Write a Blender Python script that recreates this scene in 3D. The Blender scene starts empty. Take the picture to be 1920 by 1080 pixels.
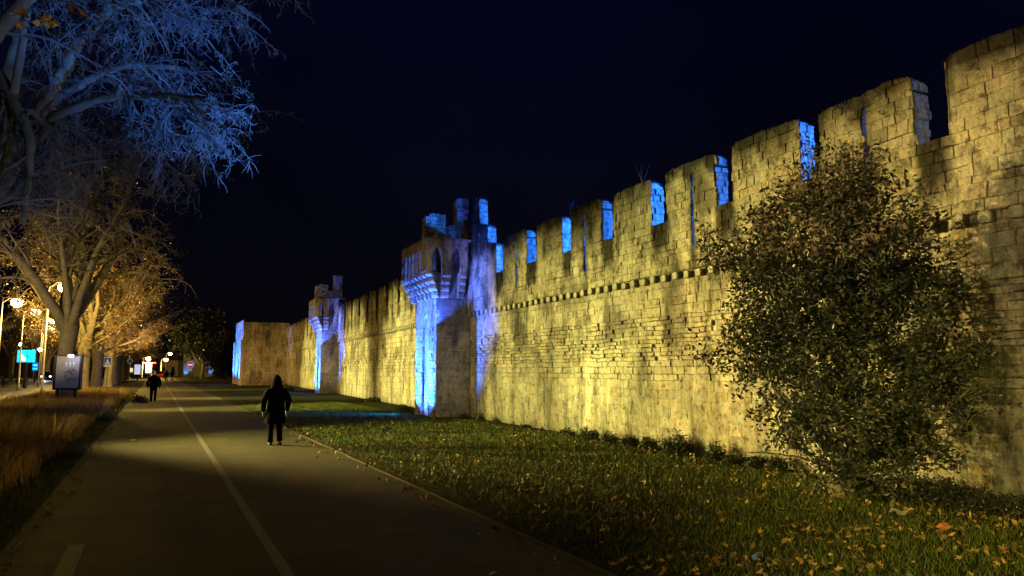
import bpy, bmesh, math, random
from mathutils import Vector, noise, Matrix
R=random.Random(7)
S=bpy.context.scene
C=S.collection
rad=math.radians
# ------------------------------------------------------------------ camera
F=1400.0; H=1.8
pitch=math.atan(153/F); yaw=math.atan(668/F/(math.cos(pitch)+math.sin(pitch)*153/F))
cam=bpy.data.cameras.new('camera'); co=bpy.data.objects.new('camera',cam); C.objects.link(co)
cam.sensor_width=36; cam.lens=F/1920*36; cam.clip_end=3000; cam.clip_start=.05
co.location=(0,0,H); co.rotation_euler=(math.pi/2+pitch,0,-yaw); S.camera=co
def ray(px,py):
    x=(px-960)/F; z=(540-py)/F
    y2=math.cos(pitch)-z*math.sin(pitch); z2=math.sin(pitch)+z*math.cos(pitch)
    return Vector((x*math.cos(yaw)+y2*math.sin(yaw),-x*math.sin(yaw)+y2*math.cos(yaw),z2))
def at(px,py,d):            # point d metres ahead of the camera
    return Vector((0,0,H))+ray(px,py)*d
def ground(px,d):
    p=at(px,693,d); return Vector((p.x,p.y,0))
# ------------------------------------------------------------------ materials
def mat(name,col=(.5,.5,.5),rough=.85,attr=False,bump=0,bscale=20,mott=0,mscale=3,spec=.3,emit=0,ecol=None,metal=0,two=False,bdist=.02):
    m=bpy.data.materials.new(name); m.use_nodes=True; n=m.node_tree.nodes; l=m.node_tree.links
    b=n['Principled BSDF']; b.inputs['Roughness'].default_value=rough
    b.inputs['Specular IOR Level'].default_value=spec; b.inputs['Metallic'].default_value=metal
    b.inputs['Base Color'].default_value=(*col,1)
    src=None
    if attr:
        a=n.new('ShaderNodeAttribute'); a.attribute_name='Col'; src=a.outputs['Color']
    tc=n.new('ShaderNodeTexCoord')
    if mott:
        no=n.new('ShaderNodeTexNoise'); no.inputs['Scale'].default_value=mscale; no.inputs['Detail'].default_value=9; no.inputs['Roughness'].default_value=.68
        l.new(tc.outputs['Object'],no.inputs['Vector'])
        mr=n.new('ShaderNodeMapRange'); mr.inputs[1].default_value=.25; mr.inputs[2].default_value=.75; mr.inputs[3].default_value=1-mott; mr.inputs[4].default_value=1+mott
        l.new(no.outputs[0],mr.inputs[0])
        mx=n.new('ShaderNodeVectorMath'); mx.operation='MULTIPLY'
        if src: l.new(src,mx.inputs[0])
        else: mx.inputs[0].default_value=col
        l.new(mr.outputs[0],mx.inputs[1]); src=mx.outputs[0]
    if src: l.new(src,b.inputs['Base Color'])
    if bump:
        no=n.new('ShaderNodeTexNoise'); no.inputs['Scale'].default_value=bscale; no.inputs['Detail'].default_value=6; no.inputs['Roughness'].default_value=.65
        l.new(tc.outputs['Object'],no.inputs['Vector'])
        bp=n.new('ShaderNodeBump'); bp.inputs['Strength'].default_value=bump; bp.inputs['Distance'].default_value=bdist
        l.new(no.outputs[0],bp.inputs['Height']); l.new(bp.outputs[0],b.inputs['Normal'])
    if emit:
        b.inputs['Emission Color'].default_value=(*(ecol or col),1); b.inputs['Emission Strength'].default_value=emit
    return m
M={}
M['stone']=mat('stone',attr=True,rough=.95,bump=1,bscale=17,mott=.3,mscale=9,spec=.08,bdist=.05)
def weather(m):
    n=m.node_tree.nodes; l=m.node_tree.links; b=n['Principled BSDF']; src=b.inputs['Base Color'].links[0].from_socket
    tc=n.new('ShaderNodeTexCoord')
    def layer(scale,vec,lo,hi,amt,src):
        mp=n.new('ShaderNodeMapping'); mp.inputs['Scale'].default_value=vec; l.new(tc.outputs['Object'],mp.inputs[0])
        no=n.new('ShaderNodeTexNoise'); no.inputs['Scale'].default_value=scale; no.inputs['Detail'].default_value=8; no.inputs['Roughness'].default_value=.7; l.new(mp.outputs[0],no.inputs['Vector'])
        mr=n.new('ShaderNodeMapRange'); mr.inputs[1].default_value=lo; mr.inputs[2].default_value=hi; mr.inputs[3].default_value=1; mr.inputs[4].default_value=1-amt; l.new(no.outputs[0],mr.inputs[0])
        mx=n.new('ShaderNodeVectorMath'); mx.operation='MULTIPLY'; l.new(src,mx.inputs[0]); l.new(mr.outputs[0],mx.inputs[1]); return mx.outputs[0]
    src=layer(1.6,(1,1,.28),.47,.64,.68,src)      # run-off streaks
    src=layer(5.5,(1,1,1),.52,.63,.6,src)          # lichen and soot patches
    src=layer(26,(1,1,1.6),.57,.64,.45,src)        # pits
    l.new(src,b.inputs['Base Color'])
weather(M['stone'])
M['mortar']=mat('mortar',(.2,.165,.11),rough=1,bump=.6,bscale=30,mott=.4,mscale=6,spec=.05)
M['bark']=mat('bark',(.2,.18,.12),rough=.9,bump=.7,bscale=9,mott=.45,mscale=2.2,spec=.15,bdist=.05)
M['twig']=mat('twig',(.17,.15,.125),rough=.8,spec=.2)
M['leafatt']=mat('leaf_surface',attr=True,rough=.4,spec=.5)
M['fallen']=mat('fallen_leaf',attr=True,rough=.7,spec=.25)
M['grass']=mat('grass_blades',attr=True,rough=.7,spec=.2)
M['asphalt']=mat('path_asphalt',(.055,.045,.014),rough=.8,bump=.5,bscale=120,mott=.38,mscale=1.1,spec=.22,bdist=.006)
def grain(m,fine=70,big=.5):
    n=m.node_tree.nodes; l=m.node_tree.links; b=n['Principled BSDF']; src=b.inputs['Base Color'].links[0].from_socket
    tc=n.new('ShaderNodeTexCoord')
    def mul(src,tex,lo,hi,a,c):
        mr=n.new('ShaderNodeMapRange'); mr.inputs[1].default_value=lo; mr.inputs[2].default_value=hi; mr.inputs[3].default_value=a; mr.inputs[4].default_value=c; l.new(tex,mr.inputs[0])
        mx=n.new('ShaderNodeVectorMath'); mx.operation='MULTIPLY'; l.new(src,mx.inputs[0]); l.new(mr.outputs[0],mx.inputs[1]); return mx.outputs[0]
    def ns(sc,vec=(1,1,1)):
        mp=n.new('ShaderNodeMapping'); mp.inputs['Scale'].default_value=vec; l.new(tc.outputs['Object'],mp.inputs[0])
        no=n.new('ShaderNodeTexNoise'); no.inputs['Scale'].default_value=sc; no.inputs['Detail'].default_value=7; no.inputs['Roughness'].default_value=.7; l.new(mp.outputs[0],no.inputs['Vector']); return no
    src=mul(src,ns(fine).outputs[0],.3,.7,.55,1.45)
    src=mul(src,ns(.45,(1,.35,1)).outputs[0],.42,.62,1.15,.62)
    v=n.new('ShaderNodeTexVoronoi'); v.feature='DISTANCE_TO_EDGE'; v.inputs['Scale'].default_value=.55
    w=ns(3.0); ad=n.new('ShaderNodeVectorMath'); ad.operation='MULTIPLY_ADD'; l.new(w.outputs[1],ad.inputs[0]); ad.inputs[1].default_value=(.5,.5,.5); l.new(tc.outputs['Object'],ad.inputs[2]); l.new(ad.outputs[0],v.inputs['Vector'])
    src=mul(src,v.outputs['Distance'],.002,.009,.45,1)
    l.new(src,b.inputs['Base Color'])
grain(M['asphalt'])
M['road']=mat('road_asphalt',(.035,.033,.02),rough=.6,bump=.5,bscale=60,mott=.3,mscale=1,spec=.4,bdist=.006)
M['soil']=mat('lawn_soil',(.03,.034,.013),rough=1,bump=.8,bscale=14,mott=.5,mscale=1.6,spec=.05,bdist=.04)
M['paint']=mat('worn_paint',(.15,.14,.1),rough=.8,bump=.4,bscale=90,mott=.85,mscale=22,spec=.2,bdist=.004)
M['kerb']=mat('kerb_concrete',(.075,.062,.035),rough=.95,bump=.6,bscale=40,mott=.5,mscale=8)
M['black']=mat('black_metal',(.012,.012,.013),rough=.45,spec=.5,mott=.2)
M['grey']=mat('galvanised_metal',(.25,.25,.25),rough=.45,spec=.5,metal=.4,mott=.2)
M['cloth']=mat('dark_cloth',(.004,.004,.0045),rough=1,bump=.5,bscale=30,mott=.3,spec=.05)
M['cloth2']=mat('dark_trousers',(.004,.004,.005),rough=1,bump=.3,bscale=40,mott=.2,spec=.05)
M['skin']=mat('skin',(.055,.03,.022),rough=.6,mott=.08)
M['hair']=mat('grey_hair',(.33,.31,.28),rough=.8,bump=.6,bscale=60,mott=.2)
M['shoe']=mat('shoe_leather',(.008,.007,.006),rough=.6,mott=.2)
M['lamp']=mat('lamp_glow',(1,.75,.35),emit=120,ecol=(1,.66,.22))
M['lampw']=mat('white_light',(1,1,1),emit=45,ecol=(.8,.86,1))
M['screen']=None
def addcol(me,cols):
    a=me.color_attributes.new('Col','FLOAT_COLOR','POINT')
    flat=[]
    for c in cols: flat+= (c[0],c[1],c[2],1.0)
    a.data.foreach_set('color',flat)
class MB:
    def __init__(s): s.v=[]; s.f=[]; s.c=[]; s.m=[]
    def vert(s,p,c=(.3,.3,.3)): s.v.append(tuple(p)); s.c.append(c); return len(s.v)-1
    def face(s,idx,mi=0): s.f.append(idx); s.m.append(mi)
    def quad(s,a,b,c,d,col=(.3,.3,.3),mi=0):
        i=[s.vert(p,col) for p in (a,b,c,d)]; s.face(i,mi)
    def box(s,lo,hi,col=(.3,.3,.3),mi=0,xf=None):
        x0,y0,z0=lo;x1,y1,z1=hi
        P=[(x0,y0,z0),(x1,y0,z0),(x1,y1,z0),(x0,y1,z0),(x0,y0,z1),(x1,y0,z1),(x1,y1,z1),(x0,y1,z1)]
        if xf: P=[xf(Vector(p)) for p in P]
        i=[s.vert(p,col) for p in P]
        for q in ((0,3,2,1),(4,5,6,7),(0,1,5,4),(1,2,6,5),(2,3,7,6),(3,0,4,7)): s.face([i[k] for k in q],mi)
    def tube(s,pts,rs,n=6,col=(.3,.3,.3),mi=0,cap=True):
        prev=None; ref=Vector((.31,.57,.76))
        for k,p in enumerate(pts):
            a=pts[max(k-1,0)]; b=pts[min(k+1,len(pts)-1)]
            t=(b-a)
            if t.length<1e-7: t=Vector((0,0,1))
            t.normalize()
            u=t.cross(ref)
            if u.length<1e-3: u=t.cross(Vector((1,0,0)))
            u.normalize(); w=t.cross(u); r=rs[k] if hasattr(rs,'__len__') else rs
            ring=[s.vert(p+(u*math.cos(6.28318*j/n)+w*math.sin(6.28318*j/n))*r,col) for j in range(n)]
            if prev:
                for j in range(n): s.face((prev[j],prev[(j+1)%n],ring[(j+1)%n],ring[j]),mi)
            elif cap: s.face(ring[::-1],mi)
            prev=ring
        if cap: s.face(prev,mi)
    def loft(s,rings,n=14,col=(.3,.3,.3),mi=0):   # rings: (centre, rx, ry [,rot axis u,w])
        prev=None
        for g in rings:
            c,rx,ry=g[:3]; u,w=(g[3],g[4]) if len(g)>3 else (Vector((1,0,0)),Vector((0,1,0)))
            ring=[s.vert(c+u*math.cos(6.28318*j/n)*rx+w*math.sin(6.28318*j/n)*ry,col) for j in range(n)]
            if prev:
                for j in range(n): s.face((prev[j],prev[(j+1)%n],ring[(j+1)%n],ring[j]),mi)
            else: s.face(ring[::-1],mi)
            prev=ring
        s.face(prev,mi)
    def build(s,name,mats,parent=None,smooth=False,loc=None):
        me=bpy.data.meshes.new(name); me.from_pydata(s.v,[],s.f)
        if not isinstance(mats,(list,tuple)): mats=[mats]
        for m in mats: me.materials.append(m)
        if len(mats)>1: me.polygons.foreach_set('material_index',s.m)
        addcol(me,s.c)
        if smooth: me.polygons.foreach_set('use_smooth',[True]*len(me.polygons))
        me.update()
        o=bpy.data.objects.new(name,me); C.objects.link(o)
        if parent: o.parent=parent
        if loc: o.location=loc
        return o
def tag(o,label=None,cat=None,group=None,kind=None):
    if label: o['label']=label
    if cat: o['category']=cat
    if group: o['group']=group
    if kind: o['kind']=kind
    return o
def empty(name,loc=(0,0,0),rz=0,label=None,cat=None,group=None):
    o=bpy.data.objects.new(name,None); o.empty_display_size=.2; C.objects.link(o); o.location=loc; o.rotation_euler=(0,0,rz)
    return tag(o,label,cat,group)
def copytree(o,parent=None,loc=None,rz=None,label=None,scale=None):
    c=o.copy(); C.objects.link(c)
    if parent: c.parent=parent
    if loc is not None: c.location=loc
    if rz is not None: c.rotation_euler=(0,0,rz)
    if scale is not None: c.scale=scale if hasattr(scale,'__len__') else (scale,)*3
    if label: c['label']=label
    for ch in list(o.children): copytree(ch,c)
    return c
def N3(x,y,z): return noise.noise(Vector((x,y,z)))
# ------------------------------------------------------------------ masonry
STONE=(.50,.45,.315)
def lerp(a,b,t): return a+(b-a)*t
def sstep(a,b,x):
    t=max(0,min(1,(x-a)/(b-a))); return t*t*(3-2*t)
def stones(mb,O,U,V,Nn,w,h,z0=0,style=None,tone=None,topf=None,fine=.12,seed=0,u0=0):
    """lay rough stones over a w x h rectangle; every stone is its own raised block"""
    r=random.Random(seed*131+int(w*100)+int(h*37))
    z=0.0; row=0
    while z<h-.03:
        ch,ln,dep,rou,je=style(z0+z,u0) if style else (.27,(.3,.7),.016,.008,.012)
        ch*=r.uniform(.85,1.15)
        if z+ch>h-.09: ch=h-z
        u=-r.random()*ln[1]*.8
        while u<w-.02:
            bl=r.uniform(*ln)
            a=max(u,0); b=min(u+bl,w)
            if w-b<.06: b=w
            u=u+bl if b<w else w
            if b-a<.05: continue
            off=r.gauss(0,1)*rou*.8
            off=max(off,-.028)
            tint=r.gauss(1,.09); warm=r.gauss(0,.03)
            nu=max(1,int((b-a-2*je)/fine)); nv=max(1,int((ch-2*je)/fine))
            us=[a,a+je]+[a+je+(b-a-2*je)*k/nu for k in range(1,nu)]+[b-je,b] if nu>0 else [a,a+je,b-je,b]
            vs=[z,z+je]+[z+je+(ch-2*je)*k/nv for k in range(1,nv)]+[z+ch-je,z+ch]
            jit=je*.9
            idx=[]
            for j,vv in enumerate(vs):
                rowi=[]
                for i,uu in enumerate(us):
                    bu=i==0 or i==len(us)-1; bv=j==0 or j==len(vs)-1
                    su,sv=u0+uu,z0+vv
                    nz=N3(su*3.1+seed,sv*3.1,seed*1.7)*rou+N3(su*11,sv*11,seed+5)*rou*.6
                    d=-dep if (bu or bv) else off+nz
                    du=dv=0
                    if not bu and 0: pass
                    if (i in (1,len(us)-2)) : du=N3(su*9,sv*9,7+seed)*jit
                    if (j in (1,len(vs)-2)) : dv=N3(su*9,sv*9,17+seed)*jit
                    vz=vv+dv
                    if topf is not None:
                        tp=topf(uu)
                        if vz>tp: vz=tp
                    wz=.034*N3(su*1.1+seed,sv*1.7,1)+.014*N3(su*6,sv*6,4)+.006*N3(su*17,sv*17,4)
                    wu=.03*N3(su*1.3,sv*2.1+seed,21)+.016*N3(su*6,sv*6,24)+.006*N3(su*17,sv*17,25)
                    if j==0: wz=min(wz,0)*.5
                    p=O+U*(uu+du+wu)+V*(vz+wz)+Nn*d
                    t=tone(su,sv) if tone else (1,1,1)
                    k=(.64 if dep>.009 else .85) if (bu or bv) else 1
                    k*=tint*(1+N3(su*5,sv*5,3)*.12)
                    rowi.append(mb.vert(p,(STONE[0]*t[0]*k*(1+warm),STONE[1]*t[1]*k,STONE[2]*t[2]*k*(1-warm))))
                idx.append(rowi)
            for j in range(len(vs)-1):
                for i in range(len(us)-1):
                    mb.face((idx[j][i],idx[j][i+1],idx[j+1][i+1],idx[j+1][i]))
        z+=ch; row+=1
MORT=(.2,.165,.11)
def near_style(z,u):
    if z<1.55: return (.23,(.22,.5),.005,.005,.007)
    if z<1.9: return (.16,(.2,.5),.02,.014,.014)
    if z<3.0+ .3*math.sin(u*.5): return (.1,(.12,.5),.028,.026,.013)
    if z<3.95: return (.2,(.2,.48),.012,.011,.009)
    return (.19,(.17,.46),.015,.011,.009)
def far_style(z,u):
    if z<1.5: return (.28,(.35,.8),.010,.006,.012)
    if z<2.6: return (.17,(.2,.6),.03,.024,.016)
    return (.28,(.35,.8),.022,.013,.02)
PX=Vector((1,0,0)); PY=Vector((0,1,0)); PZ=Vector((0,0,1))
def rampart(name,P,D,s_lo,s_hi,gaps,slits,floor,top,tops=None,fine=.12,style=near_style,seed=1,label='',steps=(),corb=.42,depth=1.4,cz=3.82):
    """P start, D direction in plan, outward normal to the -X side; s runs from s_lo to s_hi"""
    root=empty(name,(P.x+D.x*s_lo,P.y+D.y*s_lo,0),math.atan2(D.y,D.x)-math.pi/2,label,'wall','stretches of the old town rampart')
    # local frame: +y along the wall, -x outward, z up
    L=s_hi-s_lo; off=-s_lo
    Nn=Vector((-1,0,0))
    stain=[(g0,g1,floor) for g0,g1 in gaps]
    def tone(u,z):
        s=u-off
        k=1+.32*N3(s*.33,z*.5,seed*3.3)+.22*N3(s*1.3,z*.8,9)+.2*N3(s*2.6,z*.35,19)
        g=0
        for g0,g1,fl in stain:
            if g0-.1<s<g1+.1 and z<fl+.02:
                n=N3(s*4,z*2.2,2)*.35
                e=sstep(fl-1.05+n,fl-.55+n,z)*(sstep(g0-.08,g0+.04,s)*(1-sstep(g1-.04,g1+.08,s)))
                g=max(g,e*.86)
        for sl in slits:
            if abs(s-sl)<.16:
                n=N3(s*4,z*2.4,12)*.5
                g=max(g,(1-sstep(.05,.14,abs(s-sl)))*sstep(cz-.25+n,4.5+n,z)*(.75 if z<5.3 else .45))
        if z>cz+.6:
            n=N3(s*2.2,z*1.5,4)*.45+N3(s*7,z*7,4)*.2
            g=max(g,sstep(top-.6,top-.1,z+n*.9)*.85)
        if z>2.2:
            n=N3(s*.8,z*.9,41)
            g=max(g,sstep(.08,.4,n)*.5)
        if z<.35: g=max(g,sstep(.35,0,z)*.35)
        q=k*(1-g)
        return (q,q*(1-.01*g),q*(1+.06*g))
    # lower wall
    mb=MB()
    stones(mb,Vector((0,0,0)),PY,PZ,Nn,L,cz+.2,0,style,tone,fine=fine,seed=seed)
    mb.box((0.045,0,-.3),(depth,L,cz+.3),MORT,1)
    lower=mb.build('wall_face',[M['stone'],M['mortar']],root)
    # parapet
    mb=MB(); pr=-.1; t=.36; zb=cz+.18
    Np=Nn
    def seg(s0,s1,za,zt,tf=None,jn=False,jf=False,jbase=None,t=.36):
        if s1-s0<.04 or zt-za<.05: return
        O=Vector((pr,s0+off,za))
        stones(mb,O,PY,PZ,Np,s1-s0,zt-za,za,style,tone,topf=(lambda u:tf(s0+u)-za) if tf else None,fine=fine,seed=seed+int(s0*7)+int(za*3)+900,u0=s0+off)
        hh=min(tf(s0+.02),tf(s1-.02),tf((s0+s1)/2))-.03 if tf else zt
        mb.box((pr+.05,s0+off+.05,za+.003),(pr+t-.03,s1+off-.05,max(za+.05,hh-.03)),MORT,1)
        jb=za if jbase is None else jbase
        if jn: stones(mb,Vector((pr,s0+off+.002,jb)),PX,PZ,Vector((0,-1,0)),t,zt-.04-jb,jb,lambda z,u:(.15,(.16,.34),.018,.022,.012),None,topf=(lambda u:tf(s0+.02)-.03-jb-max(0,(u-.2))*.5) if tf else None,fine=.045,seed=seed+int(s0*5),u0=s0)
        if jf: stones(mb,Vector((pr+t,s1+off-.002,jb)),-PX,PZ,Vector((0,1,0)),t,zt-.04-jb,jb,style,None,topf=(lambda u:tf(s1-.02)-.03-jb) if tf else None,fine=.15,seed=seed+int(s0*5)+3,u0=s0)
        if tf:   # rough top surface
            n=max(3,int((s1-s0)/.12)); pv=None
            for k in range(n+1):
                s=s0+(s1-s0)*k/n; z=tf(s)
                a=mb.vert((pr-.004,s+off,z-.012),(.13,.12,.1)); b=mb.vert((pr+t*.5,s+off,z+.03*N3(s*6,2,2)),(.12,.11,.095)); c=mb.vert((pr+t,s+off,z-.04),(.12,.11,.095))
                if pv: mb.face((pv[0],pv[1],b,a)); mb.face((pv[1],pv[2],c,b))
                pv=(a,b,c)
    marks=sorted(gaps)
    def seglist(s0,s1,cuts,wd):
        out=[]; a=s0
        for c in sorted(cuts):
            if s0+.1<c<s1-.1: out.append((a,c-wd)); a=c+wd
        out.append((a,s1)); return out
    sw=.036; sl0,sl1=4.5,top-.28
    lo=s_lo; hi=s_hi
    seg(lo,hi,zb,sl0)
    for a,b in seglist(lo,hi,slits,sw): seg(a,b,sl0,floor,t=.16)
    # merlons
    edges=[lo]+[v for g in marks for v in g]+[hi]
    step_lo=min([x[0] for x in steps]) if steps else 1e9
    for k in range(0,len(edges),2):
        a,b=edges[k],edges[k+1]
        if steps and a>=step_lo-.01: continue
        sl=[c for c in slits if a<c<b]
        dz=R.uniform(-.05,.05)
        def tf(s,a=a,b=b,dz=dz):
            e=min(s-a,b-s); z=top+dz+.05*N3(s*1.7,seed,0)+.035*N3(s*6,seed,1)+.02*N3(s*17,seed,3)
            if tops: z+=tops(s)
            return z-.07*math.exp(-max(e,0)/.06)
        if sl:
            for (x,y) in seglist(a,b,sl,sw): seg(x,y,floor,sl1,None,jn=True,jf=(y==b),jbase=floor,t=.36 if x==a else .18)
            seg(a,b,sl1,top+.15,tf,jn=True,jf=True)
        else: seg(a,b,floor,top+.15,tf,jn=True,jf=True)
    for (a,b,zt) in steps:
        def tf(s,a=a,b=b,zt=zt):
            e=s-a; return zt+.03*N3(s*6,seed,1)-.14*math.exp(-max(e,0)/.08)
        seg(a,b,floor,zt+.1,tf,jn=True)
    # soffit under the parapet
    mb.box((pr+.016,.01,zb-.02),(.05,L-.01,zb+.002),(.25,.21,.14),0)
    mb.build('parapet',[M['stone'],M['mortar']],root)
    # corbels
    if corb:
        n=int(L/corb); n=min(n,98); me=None
        for k in range(n):
            if me is None:
                cb=MB(); 
                stones(cb,Vector((-.115,-.1,-.01)),PY,PZ,Nn,.2,.17,style=lambda z,u:(.2,(.5,.6),.02,.006,.02),fine=.05,seed=5)
                cb.box((-.1,-.098,-.008),(.03,.098,.157),(.36,.31,.21))
                o=cb.build('corbel',[M['stone'],M['mortar']],root); me=o
            else:
                o=me.copy(); C.objects.link(o)
            o.location=(0,(k+.5)*L/n+R.uniform(-.02,.02),cz+R.uniform(-.012,.012)); o.scale=(1,R.uniform(.85,1.12),R.uniform(.85,1.05))
    return root
D1=Vector((0.0252,.99968,0)); P1=Vector((10.89,26.76,0))
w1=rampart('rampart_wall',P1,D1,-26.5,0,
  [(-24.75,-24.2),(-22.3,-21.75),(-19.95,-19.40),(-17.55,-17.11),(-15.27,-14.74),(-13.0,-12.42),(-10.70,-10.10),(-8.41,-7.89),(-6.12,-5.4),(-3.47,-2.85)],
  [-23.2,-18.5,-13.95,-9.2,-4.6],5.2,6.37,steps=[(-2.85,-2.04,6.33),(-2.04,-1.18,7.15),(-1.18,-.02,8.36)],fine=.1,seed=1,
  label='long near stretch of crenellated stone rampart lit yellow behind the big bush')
D2=Vector((1.5,28,0)).normalized(); P2=Vector((10.95,29.4,0))
g2=[(c-.32,c+.32) for c in (2.9,5.55,8.2,10.9,13.5,16.3,19.0,21.7,24.4)]
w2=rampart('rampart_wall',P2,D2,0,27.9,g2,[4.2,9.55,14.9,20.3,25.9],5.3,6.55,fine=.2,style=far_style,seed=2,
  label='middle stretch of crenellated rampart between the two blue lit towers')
D3=Vector((1.2,30,0)).normalized(); P3=Vector((12.75,61,0))
g3=[(c-.3,c+.3) for c in (2.5,5.2,7.9,10.6,13.3,16,18.7,21.4,24.1,26.8,29.5)]
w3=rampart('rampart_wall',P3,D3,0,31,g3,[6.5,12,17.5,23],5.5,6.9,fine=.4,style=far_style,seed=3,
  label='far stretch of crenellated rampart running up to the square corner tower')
# ------------------------------------------------------------------ towers
def arch_panel(mb,O,U,Nn,th,w,z0,zt,opens,col,tonec=None):
    """vertical panel from z0 to zt with pointed openings (c,halfwidth,spring,apex) open at the bottom"""
    cur=0; segs=[]
    def b(a,c,za,zb):
        if c-a<.005: return
        P=[O+U*a+PZ*za,O+U*c+PZ*za,O+U*c+PZ*zb,O+U*a+PZ*zb]
        Q=[p-Nn*th for p in P]
        i=[mb.vert(p,col) for p in P+Q]
        for q in ((0,1,2,3),(5,4,7,6),(0,4,5,1),(1,5,6,2),(2,6,7,3),(3,7,4,0)): mb.face([i[k] for k in q])
    for (c,hw,sp,ap) in opens:
        b(cur,c-hw,z0,zt); cur=c+hw
        n=12; pv=None
        for k in range(n+1):
            x=-1+2*k/n; zz=sp+(ap-sp)*(1-abs(x)**2.1)
            u=c+hw*x
            f0=mb.vert(O+U*u+PZ*zz,col); f1=mb.vert(O+U*u+PZ*zt,col); g0=mb.vert(O+U*u+PZ*zz-Nn*th,col); g1=mb.vert(O+U*u+PZ*zt-Nn*th,col)
            if pv: 
                mb.face((pv[0],f0,f1,pv[1])); mb.face((pv[2],pv[3],g1,g0)); mb.face((pv[0],pv[2],g0,f0)); mb.face((pv[1],f1,g1,pv[3]))
            pv=(f0,f1,g0,g1)
    b(cur,w,z0,zt)
def corbel_stack(O,U,Nn,wd,zb,tiers,th,p0,p1,col):
    mb=MB()
    for k in range(tiers):
        p=lerp(p0,p1,k/(tiers-1)); z0=zb+k*th; w=wd*(.94+.06*k/tiers)*R.uniform(.95,1.05)
        prof=[(0,0),(p*.55,0),(p*.86,th*.12),(p,th*.42),(p,th-.028),(0,th-.028)]
        L_=[mb.vert(O-U*w/2+Nn*(a-.03)+PZ*(z0+b_),col) for a,b_ in prof]
        R_=[mb.vert(O+U*w/2+Nn*(a-.03)+PZ*(z0+b_),col) for a,b_ in prof]
        n=len(prof)
        for i in range(n): mb.face((L_[i],L_[(i+1)%n],R_[(i+1)%n],R_[i]))
        mb.face(L_[::-1]); mb.face(R_)
        mb.box((0,0,0),(1,1,1),tuple(x*.5 for x in col),0,xf=lambda v,w=w,p=p,z0=z0:O+U*((v.x-.5)*w*.9)+Nn*(v.y*p*.8-.02)+PZ*(z0+th-.04+v.z*.05))
    return mb
def tower(loc,rz,sc,label,seed):
    root=empty('rampart_tower',loc,rz,label,'tower','towers along the rampart'); root.scale=(sc,sc,sc)
    A=(.43,.37,.26)
    X0=-1.36; YW=2.64
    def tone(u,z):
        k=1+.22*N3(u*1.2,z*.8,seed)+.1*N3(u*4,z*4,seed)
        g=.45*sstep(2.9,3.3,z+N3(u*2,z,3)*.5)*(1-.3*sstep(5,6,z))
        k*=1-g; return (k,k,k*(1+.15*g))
    def tone2(u,z):
        k=1+.18*N3(u*1.5,z*1.5,seed+3); return (k,k,k)
    def tone3(u,z):
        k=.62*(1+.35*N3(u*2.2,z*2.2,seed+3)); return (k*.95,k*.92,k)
    st=lambda z,u:(.25,(.3,.65),.014,.008,.012)
    rough=lambda z,u:(.15,(.15,.38),.025,.03,.018)
    fr=lambda z,u:(.2,(.25,.45),.014,.006,.012) if z>3.4 else (.15,(.22,.4),.022,.022,.018)
    b=MB()
    b.box((X0+.3,.05,-.3),(0.3,YW-.05,6.54),MORT,1)
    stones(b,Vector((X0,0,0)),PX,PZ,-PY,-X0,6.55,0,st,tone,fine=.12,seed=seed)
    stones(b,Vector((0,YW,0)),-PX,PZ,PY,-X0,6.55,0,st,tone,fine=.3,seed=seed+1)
    # front: pilasters, recess, arch
    pa,pb=.82,1.76
    for (y0,y1) in ((0,pa),(pb,YW)):
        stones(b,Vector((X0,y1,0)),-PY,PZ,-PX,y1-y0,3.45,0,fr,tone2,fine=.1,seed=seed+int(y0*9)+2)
        b.box((X0+.05,y0+.05,-.3),(X0+.3,y1-.05,3.45),MORT,1)
    stones(b,Vector((X0+.1,pb,0)),-PY,PZ,-PX,pb-pa,4.0,0,lambda z,u:(.27,(.3,.6),.01,.005,.01),tone2,fine=.15,seed=seed+7)
    stones(b,Vector((X0+.1,pa+.002,0)),-PX,PZ,PY,.1,3.45,0,rough,tone2,fine=.1,seed=seed+8); stones(b,Vector((X0,pb-.002,0)),PX,PZ,-PY,.1,3.45,0,rough,tone2,fine=.1,seed=seed+8)
    b.box((X0+.15,pa-.1,-.3),(X0+.32,pb+.1,4.2),MORT,1)
    arch_panel(b,Vector((X0,YW,0)),-PY,-PX,.13,YW,3.45,4.06,[(YW-(pa+pb)/2,(pb-pa)/2,3.45,3.95)],A)
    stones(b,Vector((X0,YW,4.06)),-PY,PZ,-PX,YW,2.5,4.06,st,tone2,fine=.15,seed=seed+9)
    b.box((X0+.05,.05,4.06),(X0+.3,YW-.05,6.55),MORT,1)
    b.build('tower_body',[M['stone'],M['mortar']],root)
    # machicolated gallery
    bx,by0,by1=-1.9,-.42,3.08; z0,zt=5.5,6.7; th=.2
    g=MB()
    fo=[(by1-(.40+.49*k),.13,6.12,6.36) for k in range(6)]; fo=sorted([(c,hw,a,bb) for c,hw,a,bb in fo])
    arch_panel(g,Vector((bx,by1,0)),-PY,-PX,th,by1-by0,z0,zt,fo,A)
    so=[(1.9-1.48,.205,6.0,6.42),(1.9-.73,.205,6.0,6.42)]
    arch_panel(g,Vector((bx+th+.002,by0,0)),PX,-PY,th,1.9-.28-th,z0,zt,[(c-th,hw,a,bb) for c,hw,a,bb in so],A)
    arch_panel(g,Vector((-.28,by1,0)),-PX,PY,th,1.9-.28-th,z0,zt,[(.45,.19,6.05,6.38),(1.2,.19,6.05,6.38)],A)
    g.box((bx+.01,by0+.01,zt+.002),(.2,by1-.01,zt+.07),(.3,.27,.2))
    gal=g.build('gallery',M['stone'],root)
    for k in range(7):
        y=.155+.49*k
        if k==6: y=2.98
        corbel_stack(Vector((X0,y,0)),PY,-PX,.23,4.52,4,.245,.16,.56,A).build('corbel_stack',M['stone'],root)
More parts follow.
